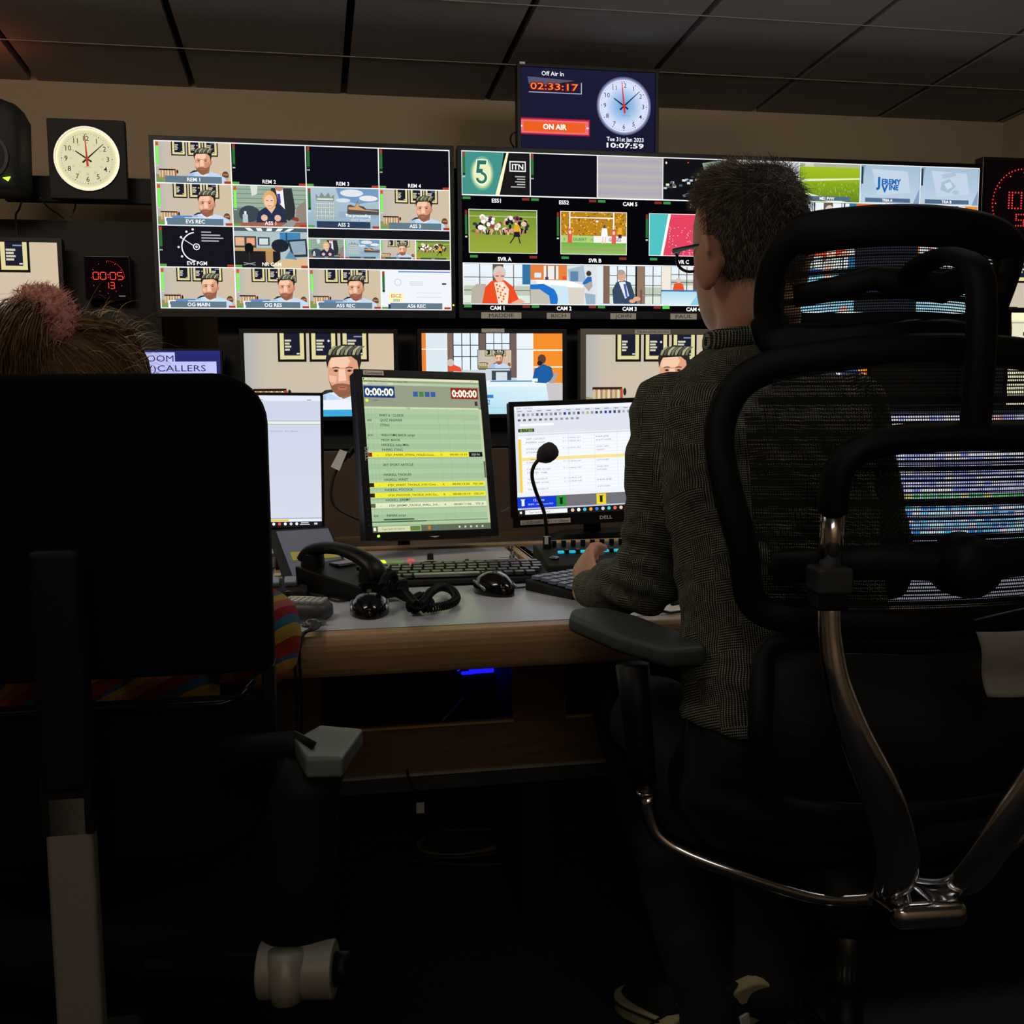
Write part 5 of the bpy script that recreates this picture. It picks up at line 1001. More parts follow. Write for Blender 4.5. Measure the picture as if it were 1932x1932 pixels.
MB().tube([(-.215, -.245, .925), (-.1, -.275, .935), (0, -.29, .93), (.1, -.275, .935), (.215, -.245, .925)], [(.012, .02)]*5, 14, nrm=(0, 0, 1)).build('lumbar_bar', M_MESHF, ch, smooth=True)
MB().tube([(0, -.27, .93), (0, -.305, .93), (0, -.318, .93), (0, -.324, .93)], [.038, .036, .03, .018], 28).build('lumbar_knob', M_MESHF, ch, smooth=True)
MB().loft([(0, .05, .485, .17, .16, .19), (0, .05, .50, .215, .19, .225), (0, .05, .52, .22, .195, .225), (0, .05, .53, .2, .18, .2)], 40, 3.4).build('seat', mat('seat_fabric', (9, 10, 12), .9, bump=.3, scale=600, spec=.2), ch, smooth=True)
MB().loft([(0, .0, .39, .07, .1, .1), (0, 0, .4, .11, .15, .12), (0, 0, .487, .12, .15, .14)], 28, 4).build('mechanism', M_MESHF, ch, smooth=True)
MB().cyl((0, 0, .2), (0, 0, .39), .0145, seg=24).build('gas_lift', M_STEEL, ch, smooth=True); MB().cyl((0, 0, .09), (0, 0, .235), .027, seg=24).build('lift_sleeve', M_BLK, ch, smooth=True)
def starbase(o_, R=.31, m=M_CHROME):
    for k in range(5):
        a = 2*PI*k/5+.3; d = Vector((math.cos(a), math.sin(a), 0)); MB().tube([d*.02+Vector((0, 0, .105)), d*.15+Vector((0, 0, .1)), d*R+Vector((0, 0, .075))], [(.028, .018), (.022, .015), (.015, .012)], 14, nrm=(0, 0, 1)).build('base_leg', m, o_, smooth=True)
        e = d*R; n_ = Vector((-d.y, d.x, 0))
        c_ = MB()
        for q in (-1, 1): c_.cyl(e+n_*(.008*q)+Vector((0, 0, .0285)), e+n_*(.022*q)+Vector((0, 0, .0285)), .0275, seg=20)
        c_.cyl(e+Vector((0, 0, .035)), e+Vector((0, 0, .075)), .008); c_.build('caster', M_BLK, o_)
starbase(ch)
# pale sheet with a clip at the right edge
t = empty('hanging_sheet', at(1905, 1250, 1.16), 'pale grey sheet hanging in the lower right, behind the mesh chair', 'sheet'); T2 = Matrix.Translation(-t.location)
q = [at(1842, 1192, 1.16), at(1960, 1186, 1.16), at(1965, 1310, 1.16), at(1863, 1315, 1.16)]
b = MB(); b.grid(lambda u, v: (q[0].lerp(q[3], v)).lerp(q[1].lerp(q[2], v), u)+Vector((0, -.004*math.sin(v*PI*2)-.006*math.sin(u*PI), 0)), 12, 16)
o = b.build('sheet', mat('pale_card', (150, 146, 136), .8, bump=.2, scale=80), t, M=T2, smooth=True); sm = o.modifiers.new('s', 'SOLIDIFY'); sm.thickness = .002
MB().tube([at(1838, 1170, 1.17), at(1880, 1160, 1.17), at(1960, 1142, 1.17)], .0011, 6).build('hanging_wire', M_STEEL, t, M=T2)
# ------------------------------------------------------------------ upholstered chair on the left
cl = empty('upholstered_chair', (-.262, 1.21, 0), 'black high-backed upholstered chair in the left foreground', 'office chair', rz=math.radians(-1))
M_UPH = mat('black_upholstery', (9, 9, 11), .9, bump=.25, scale=700, spec=.12); M_SHELL = mat('seat_back_shell', (14, 14, 16), .6, spec=.3)
zt = at(300, 705, 1.15).z; zb = at(450, 1285, 1.15).z; zc = at(300, 1320, 1.15).z; zd = at(300, 1690, 1.1).z
def slab(name, z0, z1, rt, rb, m, y=0, hw=.212, th=.05, tilt=0):
    pts = []
    for (sx, zz, r, a0) in ((1, z1, rt, 0), (-1, z1, rt, 90), (-1, z0, rb, 180), (1, z0, rb, 270)):
        sz = 1 if zz == z1 else -1
        for k in range(9): a = math.radians(a0+90*k/8); pts.append((sx*(hw-r)+r*math.cos(a), zz-sz*r+r*math.sin(a)))
    return MB().prism(pts, y-th/2, y+th/2).build(name, m, cl, bevel=.012)
slab('backrest', zb, zt, .055, .012, M_UPH); slab('lower_back', zd, zc-.012, .01, .09, M_UPH, y=-.004)
for s in (-1, 1): MB().box((s*.205, 0, (zb+zc)/2-.006), (.014, .04, zb-zc+.03)).build('slot_side', M_SHELL, cl, bevel=.003)
MB().tube([(-.165, -.032, zc-.01), (.155, -.032, zc-.01), (.175, -.032, zc-.004), (.19, -.032, zb-.004)], .0035, 8).build('slot_rim', M_GLOSS, cl, smooth=True)
pc = at(85, 1050, 1.02); pl = cl.matrix_basis  # column
col = MB(); cz0 = at(85, 1560, 1.0).z; col.box((-.215+.215+pc.x+.262, -.085, (pc.z+cz0)/2), (.05, .035, pc.z-cz0)); col.build('back_column', M_SHELL, cl, bevel=.008)
MB().box((pc.x+.262, -.085, cz0/2+.1), (.046, .03, cz0-.2)).build('column_cover', M_SILVER, cl, bevel=.006)
MB().box((pc.x+.262, -.06, zc-.09), (.05, .08, .06)).build('column_bracket', M_SHELL, cl)
MB().loft([(0, .26, .40, .2, .2, .2), (0, .26, .43, .235, .24, .23), (0, .26, .475, .235, .24, .23), (0, .26, .49, .21, .21, .2)], 40, 4).build('seat', M_UPH, cl, smooth=True)
MB().box((0, .1, .4), (.1, .45, .04)).build('seat_frame', M_SHELL, cl, bevel=.01); MB().cyl((0, .26, .1), (0, .26, .41), .025).build('gas_lift', M_BLK, cl, smooth=True)
sb = bpy.data.objects.new('star_base', None); C.objects.link(sb); sb.parent = cl; sb.location = (0, .26, 0); starbase(sb, .3, M_BLK)
# armrest (right one in view), built from the photograph's outline at its own distance
da = 1.08
def L(px, py, d=da): return at(px, py, d)-Vector((-.262, 1.21, 0))
for s in (1, -1):
    def Q(px, py, d=da):
        p = L(px, py, d); return Vector((p.x*s, p.y, p.z))
    b = MB(); top = [Q(562, 1388, 1.03), Q(585, 1427, .98), Q(655, 1424, .98), Q(684, 1372, 1.24), Q(600, 1366, 1.26)]
    dn = Vector((0, 0, -.02)); vs_ = top+[p+dn for p in top]; b.add(vs_, [(0, 1, 2, 3, 4), (9, 8, 7, 6, 5)]+[(i, (i+1) % 5, 5+(i+1) % 5, 5+i) for i in range(5)])
    b.build('arm_pad', mat('smooth_arm_pad', (120, 126, 122), .45), cl, bevel=.004)
    b = MB(); p = Q(545, 1450, 1.03); q = Q(568, 1780, 1.03); x0_ = (Q(575, 1450, 1.03)).x
    b.tube([Q(600, 1440, 1.03), Q(580, 1500, 1.03), Q(572, 1640, 1.03), Q(570, 1775, 1.03)], [(.03, .022), (.034, .022), (.034, .02), (.034, .02)], 16, nrm=(0, 1, 0)).build('arm_upright', M_SHELL, cl, smooth=True)
    MB().tube([Q(400, 1412, 1.06), Q(480, 1408, 1.05), Q(560, 1402, 1.04), Q(590, 1420, 1.04)], [(.012, .014)]*4, 12).build('arm_link', M_SHELL, cl, smooth=True)
    b = MB(); b.cyl(Q(500, 1825, 1.02), Q(640, 1822, 1.02), .027, seg=24); b.build('arm_clamp', M_SILVER, cl, smooth=False, bevel=.002)
    MB().tube([Q(548, 1790, 1.0), Q(548, 1855, 1.0), Q(550, 1884, 1.0)], [.0165, .0165, .014], 18).build('clamp_lever', M_SILVER, cl, smooth=True)
    MB().cyl(Q(640, 1822, 1.02), Q(668, 1821, 1.02), .016).build('adjuster_knob', M_BLK, cl, smooth=True); MB().tube([Q(520, 1825, 1.06), Q(300, 1815, 1.16)], [(.02, .012)]*2, 10).build('arm_bar', M_BLK, cl)
# ------------------------------------------------------------------ people
def organic(mb, name, m, parent, voxel=.006, smooth=3, fn=None, M=None, segs=None):
    o = mb.build('t', m, None); md = o.modifiers.new('r', 'REMESH'); md.mode = 'VOXEL'; md.voxel_size = voxel
    if smooth: q = o.modifiers.new('s', 'SMOOTH'); q.iterations = smooth; q.factor = .6
    bpy.context.view_layer.update(); dg = bpy.context.evaluated_depsgraph_get(); me = bpy.data.meshes.new_from_object(o.evaluated_get(dg), depsgraph=dg)
    if fn:
        ns = [v.normal.copy() for v in me.vertices]
        for v, n in zip(me.vertices, ns): v.co = fn(v.co, n)
    if segs:
        at_ = me.attributes.new('cloth', 'FLOAT_VECTOR', 'POINT'); buf = []
        for v in me.vertices:
            best = None
            for a_, b_, r_ in segs:
                ab = b_-a_; t_ = max(0, min(1, (v.co-a_).dot(ab)/ab.dot(ab))); q_ = a_+ab*t_; dd = (v.co-q_).length-r_
                if best is None or dd < best[0]: best = (dd, a_, ab.normalized(), r_, ab.length*t_+(v.co-q_).dot(ab.normalized()))
            _, a_, n_, r_, al = best; ref = Vector((0, 1, 0)); u_ = (ref-n_*ref.dot(n_)).normalized(); w_ = n_.cross(u_); d_ = v.co-a_
            buf += [math.atan2(d_.dot(w_), -d_.dot(u_))*max(r_, .04)*1.15, al, 0]
        at_.data.foreach_set('vector', buf)
    if M: me.transform(M)
    me.polygons.foreach_set('use_smooth', [True]*len(me.polygons)); me.name = name
    old = o.data; bpy.data.objects.remove(o); bpy.data.meshes.remove(old)
    r = bpy.data.objects.new(name, me); C.objects.link(r); r.parent = parent; return r
M_SKIN = mat('skin', (205, 150, 122), .5, bump=.1, scale=300, var=.05, sub=.12)
def cloth_nodes(name, dark, light):
    m = bpy.data.materials.new(name); m.use_nodes = True; nt = m.node_tree; N, K = nt.nodes, nt.links; b = N['Principled BSDF']; b.inputs['Roughness'].default_value = .85; b.inputs['Specular IOR Level'].default_value = .2
    tc = N.new('ShaderNodeTexCoord'); ca = N.new('ShaderNodeAttribute'); ca.attribute_name = 'cloth'; sp = N.new('ShaderNodeSeparateXYZ'); K.new(ca.outputs['Vector'], sp.inputs[0])
    def mth(op, a, b_=None, c_=None):
        n = N.new('ShaderNodeMath'); n.operation = op
        for i, x in enumerate((a, b_, c_)):
            if x is None: continue
            if isinstance(x, (int, float)): n.inputs[i].default_value = x
            else: K.new(x, n.inputs[i])
        return n.outputs[0]
    x = sp.outputs[0]; z = sp.outputs[1]
    cs = 1/.034; cx_, cz_ = mth('FLOOR', mth('MULTIPLY', x, cs)), mth('FLOOR', mth('MULTIPLY', z, cs))
    cb = N.new('ShaderNodeCombineXYZ'); K.new(cx_, cb.inputs[0]); K.new(cz_, cb.inputs[1]); wn = N.new('ShaderNodeTexWhiteNoise'); wn.noise_dimensions = '2D'; K.new(cb.outputs[0], wn.inputs[0])
    pick = mth('GREATER_THAN', wn.outputs[0], .5)
    a = mth('ADD', mth('MULTIPLY', x, pick), mth('MULTIPLY', z, mth('SUBTRACT', 1, pick))); c_ = mth('ADD', mth('MULTIPLY', z, pick), mth('MULTIPLY', x, mth('SUBTRACT', 1, pick)))
    s1 = mth('GREATER_THAN', mth('SINE', mth('MULTIPLY', a, 2*PI/.0036)), .45); s2 = mth('GREATER_THAN', mth('SINE', mth('MULTIPLY', c_, 2*PI/.0026)), -.1)
    no = N.new('ShaderNodeTexNoise'); no.inputs['Scale'].default_value = 90; K.new(tc.outputs['Object'], no.inputs[0])
    f = mth('MULTIPLY', mth('MULTIPLY', s1, s2), mth('MULTIPLY', no.outputs[0], 1.5))
    mx = N.new('ShaderNodeMix'); mx.data_type = 'RGBA'; mx.inputs[6].default_value = lin(dark)+(1,); mx.inputs[7].default_value = lin(light)+(1,); K.new(f, mx.inputs[0]); K.new(mx.outputs[2], b.inputs['Base Color']); return m
M_SHIRT = cloth_nodes('patterned_shirt', (40, 41, 38), (196, 198, 172))
M_TROU = mat('dark_trousers', (16, 18, 26), .85, bump=.3, scale=400)
man = empty('person', (.68, 1.45, 0), 'short-haired person in a dark patterned shirt seated at the desk with glasses', 'person'); MT = Matrix.Translation(-man.location)
hyaw = math.radians(12)       # head turned to the left
HC = at(1410, 480, 1.68)
def headmesh(b, hc, yaw, s=1.0, beard=False):
    R = Matrix.Rotation(yaw, 3, 'Z')
    rings = [(-.118, .028, -.035, .088), (-.108, .043, .0, .094), (-.09, .056, .03, .096), (-.07, .064, .055, .096), (-.045, .070, .078, .096), (-.015, .074, .09, .097), (.015, .077, .097, .098), (.045, .078, .1, .098), (.075, .074, .096, .09), (.1, .062, .08, .074), (.118, .042, .055, .05), (.127, .018, .024, .024)]
    b.loft([(hc.x, hc.y, hc.z+z*s, hw*s, bk*s if bk > .02 else .02, fr*s) for z, hw, bk, fr in rings], 32, 2.15, yaw)
    def W(x, y, z): return hc+R @ Vector((x*s, y*s, z*s))
    b.tube([W(0, .09, .02), W(0, .108, -.01), W(0, .118, -.03), W(0, .104, -.04)], [.008, .011, .015, .012], 12)
    for q in (-1, 1):
        b.ball(W(q*.088, -.022, -.02), (.011, .026, .042), 14, 10, R @ Matrix.Rotation(-q*.35, 3, 'Z')); b.tube([W(q*.098, -.04, -.01), W(q*.098, -.034, .018), W(q*.09, -.01, .024)], .0045, 8)
        b.ball(W(q*.03, .088, .02), (.018, .01, .006))
    b.tube([W(-.024, .098, -.066), W(0, .104, -.064), W(.024, .098, -.066)], [.003, .008, .003], 10); b.tube([W(-.02, .097, -.075), W(0, .103, -.077), W(.02, .097, -.075)], [.003, .009, .003], 10)
    return W
def limb(b, pts, rs, seg=18): b.tube(pts, rs, seg); [b.ball(p, r if not isinstance(r, tuple) else min(r), 16, 10) for p, r in ((pts[0], rs[0]), (pts[-1], rs[-1]))]
TY = math.radians(8)
def torso(b, g=0, lim=9999, lo=0):
    R = []
    for px, py, d, hw, hb in ((1515, 1430, 1.50, .165, .12), (1508, 1340, 1.50, .168, .125), (1492, 1240, 1.52, .158, .115), (1478, 1140, 1.55, .150, .108), (1462, 1040, 1.58, .152, .108), (1450, 950, 1.61, .162, .112), (1440, 870, 1.635, .172, .112), (1434, 800, 1.655, .176, .105), (1430, 755, 1.665, .168, .092), (1429, 728, 1.672, .152, .082), (1428, 705, 1.678, .128, .072), (1427, 682, 1.682, .105, .068), (1426, 658, 1.684, .082, .066)):
        if py > lim or py < lo: continue
        p = at(px, py, d); R.append((p.x, p.y, p.z, hw+g, hb+g, hb*.9+g))
    b.loft(R, 36, 2.3, TY)
SH = at(1262, 765, 1.665); EL = at(1222, 1098, 1.66); WR = at(1118, 1112, 1.90); HA = at(1100, 1050, 1.98)
SR = at(1602, 770, 1.72); ER = at(1668, 1075, 1.80); WRR = at(1600, 1070, 2.05)
b = MB(); W = headmesh(b, HC, hyaw, 1.0)
nk = at(1424, 655, 1.685); b.tube([HC+Vector((.0, -.015, -.05)), HC+Vector((.01, -.03, -.1)), nk+Vector((0, 0, .01)), nk+Vector((0, 0, -.05))], [.066, .064, .066, .07], 24)
torso(b, -.022); limb(b, [SH, EL], [.045, .037]); limb(b, [EL, WR], [.038, .024]); limb(b, [SR, ER], [.045, .037]); limb(b, [ER, WRR], [.038, .024])
hip = at(1510, 1440, 1.52)
LG = {}
for s in (-1, 1):
    h0 = Vector((hip.x+s*.09, hip.y+.02, .565)); kn = Vector((hip.x+s*.13, hip.y+.45, .585)); an = at(1335, 1888, 1.80) if s < 0 else at(1452, 1822, 1.80); LG[s] = (h0, kn, an)
    limb(b, [h0, kn], [.072, .05]); limb(b, [kn, kn.lerp(an, .35), an], [.05, .052, .033]); limb(b, [an, an+Vector((-.05, .12, -.06))], [.032, .026])
# hand reaching for the talkback keys: palm, four bent fingers and a thumb
def hand(b, w_, dirv, up, s=1, curl=.7):
    f = dirv.normalized(); u = (up-f*up.dot(f)).normalized(); r = f.cross(u)
    def P(a, c_, e): return w_+f*a*s+r*c_*s+u*e*s
    b.tube([P(-.01, 0, 0), P(.02, 0, .002), P(.055, 0, .006), P(.085, 0, .002)], [(.02, .015), (.029, .014), (.036, .013), (.036, .011)], 16, nrm=tuple(u))
    for k, (o_, L_) in enumerate(((-.029, .062), (-.01, .072), (.010, .068), (.028, .054))):
        c = curl+.08*k; q = [P(.075, o_, .003)]; a = 0
        for seg_, ln in ((0, .46), (1, .3), (2, .24)):
            a += c*(.55, .9, .6)[seg_]; q.append(q[-1]+(f*math.cos(a)-u*math.sin(a))*L_*ln*s)
        b.tube(q, [.0095, .009, .0085, .0072], 12); [b.ball(x, y, 10, 8) for x, y in zip(q[1:], (.0094, .0088, .0074))]
    q = [P(.018, -.024, -.004), P(.045, -.05, -.006), P(.07, -.058, -.012), P(.088, -.052, -.018)]; b.tube(q, [.015, .0115, .0098, .008], 12); b.ball(q[-1], .0082, 10, 8)
b2 = b
hand(b, WR, (HA-WR), Vector((-.8, -.45, .1)), 1.0, .5)
hand(b, WRR, Vector((-.2, 1, -.1)), Vector((0, 0, 1)), 1, .5)
organic(b, 'body', M_SKIN, man, .0055, 2, M=MT)
# shirt
b = MB(); torso(b, .006, 1345)
limb(b, [SH, SH.lerp(EL, .3), SH.lerp(EL, .7), EL], [.056, .056, .053, .05], 20); b.ball(SH+Vector((.035, 0, .005)), (.06, .06, .05))
limb(b, [EL+Vector((0, 0, .0)), EL.lerp(WR, .35), EL.lerp(WR, .75), WR.lerp(EL, .04)], [.052, .051, .042, .036], 20)
limb(b, [SR, SR.lerp(ER, .3), ER], [.058, .058, .05], 20); limb(b, [ER, ER.lerp(WRR, .5), WRR.lerp(ER, .1)], [.05, .046, .036], 20)
ck = nk+Vector((0, -.0, -.012)); b.tube([ck+Vector((0, 0, -.05)), ck, ck+Vector((0, .004, .018))], [.086, .077, .0725], 26)

def wr(co, n):
    a = noise.noise(Vector((co.x*14, co.y*14, co.z*26+co.x*18)))*.0075+noise.noise(Vector((co.x*35+7, co.y*30, co.z*45)))*.003
    e = (co-EL).length; a += .006*math.sin(co.z*170+co.x*60)*max(0, 1-e/.16)
    e2 = (co-WR).length; a += .003*math.sin((co-WR).dot((EL-WR).normalized())*260)*max(0, 1-e2/.08)
    return co+n*a
organic(b, 'shirt', M_SHIRT, man, .006, 3, wr, MT, [(at(1500, 1340, 1.51), at(1430, 770, 1.66), .14), (SH, EL, .055), (EL, WR, .05), (SR, ER, .055), (ER, WRR, .05)])
b = MB(); cc = 1; q = [nk+Vector((.078*math.cos(t), .075*math.sin(t)+.002, .009-.006*math.sin(t))) for t in [2*PI*k/36 for k in range(36)]]
b.tube(q, [(.0045, .0155)]*36, 10, nrm=(0, 0, 1), closed=True); o = b.build('collar', M_SHIRT, man, M=MT, smooth=True); at_ = o.data.attributes.new('cloth', 'FLOAT_VECTOR', 'POINT')
for i_, v in enumerate(o.data.vertices): at_.data[i_].vector = (v.co.x, v.co.z, 0)
b = MB()
for s in (-1, 1):
    h0, kn, an = LG[s]; limb(b, [h0, h0.lerp(kn, .5), kn], [.088, .08, .066], 20); limb(b, [kn, kn.lerp(an, .4), an+(an-kn).normalized()*.035], [.064, .064, .055], 20)
b.loft([(hip.x, hip.y, .53, .14, .11, .1), (hip.x, hip.y, .57, .175, .13, .13), (hip.x, hip.y, .65, .17, .128, .12), (hip.x, hip.y, .73, .162, .118, .11)], 32, 2.4)
torso(b, -.002, lo=1200)
organic(b, 'trousers', M_TROU, man, .008, 3, lambda co, n: co+n*noise.noise(co*22)*.006, MT)
# shoes (canvas, pale rubber sides); the nearer one is tipped up on its toe
M_CANVAS = mat('black_canvas', (16, 16, 18), .85, bump=.3, scale=600); M_RUBBER = mat('cream_rubber', (176, 168, 128), .6)
def shoe(mtx, nm='shoe'):
    sole = [(-.035, -.12), (-.042, -.05), (-.048, .05), (-.044, .12), (-.02, .155), (.012, .158), (.038, .13), (.045, .06), (.038, -.04), (.033, -.11), (.0, -.135)]
    so = curve_pts(sole, 4, closed=True)
    o_ = MB().prism(so, 0, .03, 'z').build(nm, M_RUBBER, man, M=MT @ mtx, bevel=.005)
    u = MB(); u.loft([(0, .0, .028, .042, .13, .15), (0, -.005, .045, .041, .127, .14), (0, -.02, .065, .038, .11, .10), (0, -.05, .085, .035, .075, .055), (0, -.07, .105, .034, .055, .045), (0, -.075, .115, .034, .052, .042)], 30, 2.2); u.build('upper', M_CANVAS, o_, M=MT @ mtx, smooth=True)
    MB().tube([(x*1.03, y*1.02, .024) for x, y in so], .0022, 6, closed=True).build('stripe', M_CANVAS, o_, M=MT @ mtx)
    MB().box((0, -.132, .05), (.02, .006, .03)).build('heel_patch', M_PAPER, o_, M=MT @ mtx)
an = LG[1][2]
shoe(Matrix.Translation(an+Vector((-.01, .02, -.01))) @ Matrix.Rotation(math.radians(42), 4, 'Y') @ Matrix.Rotation(math.radians(-62), 4, 'X') @ Matrix.Translation((0, .10, -.07)))
an = LG[-1][2]; shoe(Matrix.Translation(Vector((an.x, an.y+.03, .012))) @ Matrix.Rotation(math.radians(30), 4, 'Z') @ Matrix.Rotation(math.radians(-8), 4, 'X') @ Matrix.Translation((0, .03, .012)))
# glasses
b = MB(); M_FR = mat('spectacle_frame', (28, 22, 24), .3)
for s in (-1, 1):
    q = [W(s*.034+.027*math.cos(t), .112+.004*abs(math.sin(t)), .004+.02*math.sin(t)) for t in [2*PI*k/24 for k in range(24)]]; b.tube(q, .0026, 8, closed=True)
    b.tube([W(s*.062, .111, .012), W(s*.079, .09, .013), W(s*.083, .02, .012), W(s*.083, -.008, .01), W(s*.082, -.03, -.012)], [.0045, .0045, .003, .0025, .0022], 8)
b.tube([W(-.008, .114, .01), W(0, .118, .012), W(.008, .114, .01)], .002, 8); gl = b.build('glasses', M_FR, man, M=MT, smooth=True)
for s in (-1, 1): b = MB(); b.ball(W(s*.031, .0825, .006), .0125, 14, 10); b.build('eye', mat('eye_white', (190, 188, 184), .2), man, M=MT, smooth=True)
# hair made of fine strands over a close cap
def strands(name, m, parent, pts, M, r=.0005):
    vs_, fs = [], []
    for path, w_ in pts:
        n = len(path); t = (path[-1]-path[0]).normalized(); sd_ = t.cross(Vector((random.uniform(-1, 1), random.uniform(-1, 1), random.uniform(-1, 1)))); sd_.normalize()
        o_ = len(vs_)
        for i, p in enumerate(path): k = w_*(1-.85*i/(n-1)); vs_ += [p-sd_*k, p+sd_*k]
        fs += [(o_+2*i, o_+2*i+1, o_+2*i+3, o_+2*i+2) for i in range(n-1)]
    b = MB(); b.add(vs_, fs); me = bpy.data.meshes.new(name); me.from_pydata([tuple(M @ v) for v in b.v], [], b.f); me.materials.append(m); o_ = bpy.data.objects.new(name, me); C.objects.link(o_); o_.parent = parent; return o_
M_HAIR = mat('brown_grey_hair', (112, 98, 84), .5, scale=60, var=.4); M_HAIRL = mat('light_hair', (150, 132, 108), .4, var=.3)
RH = Matrix.Rotation(hyaw, 3, 'Z')
HR = [(-.118, .028, .03, .088), (-.108, .043, .035, .094), (-.09, .056, .045, .096), (-.07, .064, .06, .096), (-.045, .070, .078, .096), (-.015, .074, .09, .097), (.015, .077, .097, .098), (.045, .078, .1, .098), (.075, .074, .096, .09), (.1, .062, .08, .074), (.118, .042, .055, .05), (.1275, .004, .004, .004)]
def capr(th, ph):      # th round, ph from the crown down, just outside the skull
    z = .1275*math.cos(ph) if ph < PI*.5 else -.118*min(1, -math.cos(ph)*1.0)
    for i in range(len(HR)-1):
        if HR[i][0] <= z <= HR[i+1][0]+1e-9: break
    f = (z-HR[i][0])/(HR[i+1][0]-HR[i][0]); f = max(0, min(1, f)); f2 = math.sqrt(1-(1-f)**2) if False else f
    hw, bk, fr = [HR[i][k]+(HR[i+1][k]-HR[i][k])*f2 for k in (1, 2, 3)]
    if z > .11: g = math.sqrt(max(0, 1-((z-.1)/.0278)**2))*1.0; hw, bk, fr = .064*g+.0, .082*g, .076*g
    y = math.sin(th); return Vector(((hw+.0055)*math.cos(th), ((fr if y > 0 else bk)+.0055)*y, z*1.035+.003))
def hairline(th):      # lowest ph with hair
    y = math.sin(th); return 1.0+(1.26*max(0, -y)**.38 if y < 0 else -.02)+(.05 if y < .35 else -.05)
b = MB()
def capf(u, v): th = 2*PI*u; p = capr(th, .001+hairline(th)*v*.97); return HC+RH @ (p*1.0)
b.grid(capf, 48, 20); b.build('hair_cap', mat('scalp', (48, 40, 35), .8, bump=.6, scale=500), man, M=MT, smooth=True)
st = []
for i in range(15000):
    th = random.uniform(0, 2*PI); ph = hairline(th)*math.sqrt(random.random()); p = capr(th, ph); n = Vector((p.x/.0065, p.y/.011, p.z/.0164)).normalized(); top = max(0, p.z/.13)
    Lh = .009+.012*top**1.5+random.uniform(0, .004)+(.010 if random.random() < .02*top else 0); low = ph/hairline(th)
    if low > .8 and random.random() < (low-.8)*3.5: continue
    flow = Vector((0, .55*top-.1, -.75*(1-top)))+Vector((random.uniform(-.35, .35), random.uniform(-.3, .3), random.uniform(-.2, .2)))
    d = (n*(.16+.3*top)+flow).normalized(); q0 = HC+RH @ (p*1.005); q1 = q0+RH @ (d*Lh*.5); q2 = q1+RH @ ((d+flow*.35-Vector((0, 0, .1))).normalized()*Lh*.5); st.append(([q0, q1, q2], .00045))
strands('hair', M_HAIR, man, st, MT)
# ------------------------------------------------------------------ second person, behind the left chair
wo = empty('person', (-.30, 1.50, 0), 'person behind the left chair with brown hair, a pink scrunchie and a rainbow striped jumper', 'person'); WT = Matrix.Translation(-wo.location)
WC = at(163, 797, 1.42); wyaw = math.radians(-6)
b = MB(); W2 = headmesh(b, WC, wyaw, .97); nk2 = WC+Vector((0, -.02, -.13)); b.tube([WC+Vector((0, -.015, -.05)), nk2, nk2+Vector((0, -.01, -.08))], [.05, .046, .055], 20)
S2 = nk2+Vector((0, -.0, -.08)); hz = .52
def torso2(b, g=0): b.loft([(S2.x, S2.y-.02, .58, .165+g, .12+g, .12+g), (S2.x, S2.y-.02, .64, .16+g, .11+g, .11+g), (S2.x, S2.y-.01, .74, .155+g, .105+g, .11+g), (S2.x, S2.y, .84, .165+g, .105+g, .12+g), (S2.x, S2.y, S2.z-.04, .17+g, .085+g, .09+g), (S2.x, S2.y, S2.z+.0, .12+g, .065+g, .07+g), (S2.x, S2.y, S2.z+.03, .06+g, .05+g, .055+g)], 32, 2.3)
torso2(b, -.012); AR = {}
for s, e0, w0 in ((1, at(487, 1222, 1.42), at(420, 1135, 1.72)), (-1, at(-120, 1230, 1.4), at(60, 1150, 1.75))):
    s0 = Vector((S2.x+s*.15, S2.y, S2.z-.05)); AR[s] = (s0, e0, w0); limb(b, [s0, e0], [.04, .036]); limb(b, [e0, w0], [.036, .023]); hand(b, w0, Vector((.2*s, 1, -.15)), Vector((0, 0, 1)), .92, .5)
WL = {}
for s in (-1, 1):
    h0 = Vector((S2.x+s*.09, S2.y+.02, .55)); kn = Vector((S2.x+s*.11, S2.y+.42, .57)); an = Vector((S2.x+s*.11, S2.y+.36, .12)); WL[s] = (h0, kn, an); limb(b, [h0, kn], [.065, .048]); limb(b, [kn, an], [.048, .03]); limb(b, [an, an+Vector((0, .12, -.07))], [.03, .024])
organic(b, 'body', M_SKIN, wo, .0065, 2, M=WT)
m = bpy.data.materials.new('rainbow_knit'); m.use_nodes = True; nt = m.node_tree; N, K = nt.nodes, nt.links; pb = N['Principled BSDF']; pb.inputs['Roughness'].default_value = .9
tc = N.new('ShaderNodeTexCoord'); sp = N.new('ShaderNodeSeparateXYZ'); K.new(tc.outputs['Object'], sp.inputs[0])
def mth(op, a, b_):
    n = N.new('ShaderNodeMath'); n.operation = op
    for i, x in enumerate((a, b_)):
        if isinstance(x, (int, float)): n.inputs[i].default_value = x
        else: K.new(x, n.inputs[i])
    return n.outputs[0]
d_ = mth('ADD', mth('ADD', sp.outputs[2], mth('MULTIPLY', sp.outputs[0], -.62)), mth('MULTIPLY', sp.outputs[1], .45))
no = N.new('ShaderNodeTexNoise'); no.inputs['Scale'].default_value = 25; K.new(tc.outputs['Object'], no.inputs[0])
d_ = mth('ADD', d_, mth('MULTIPLY', no.outputs[0], .005)); fr = mth('FRACT', mth('MULTIPLY', d_, 1/.098), 0)
cr = N.new('ShaderNodeValToRGB'); K.new(fr, cr.inputs[0]); cr.color_ramp.interpolation = 'CONSTANT'; el = cr.color_ramp.elements
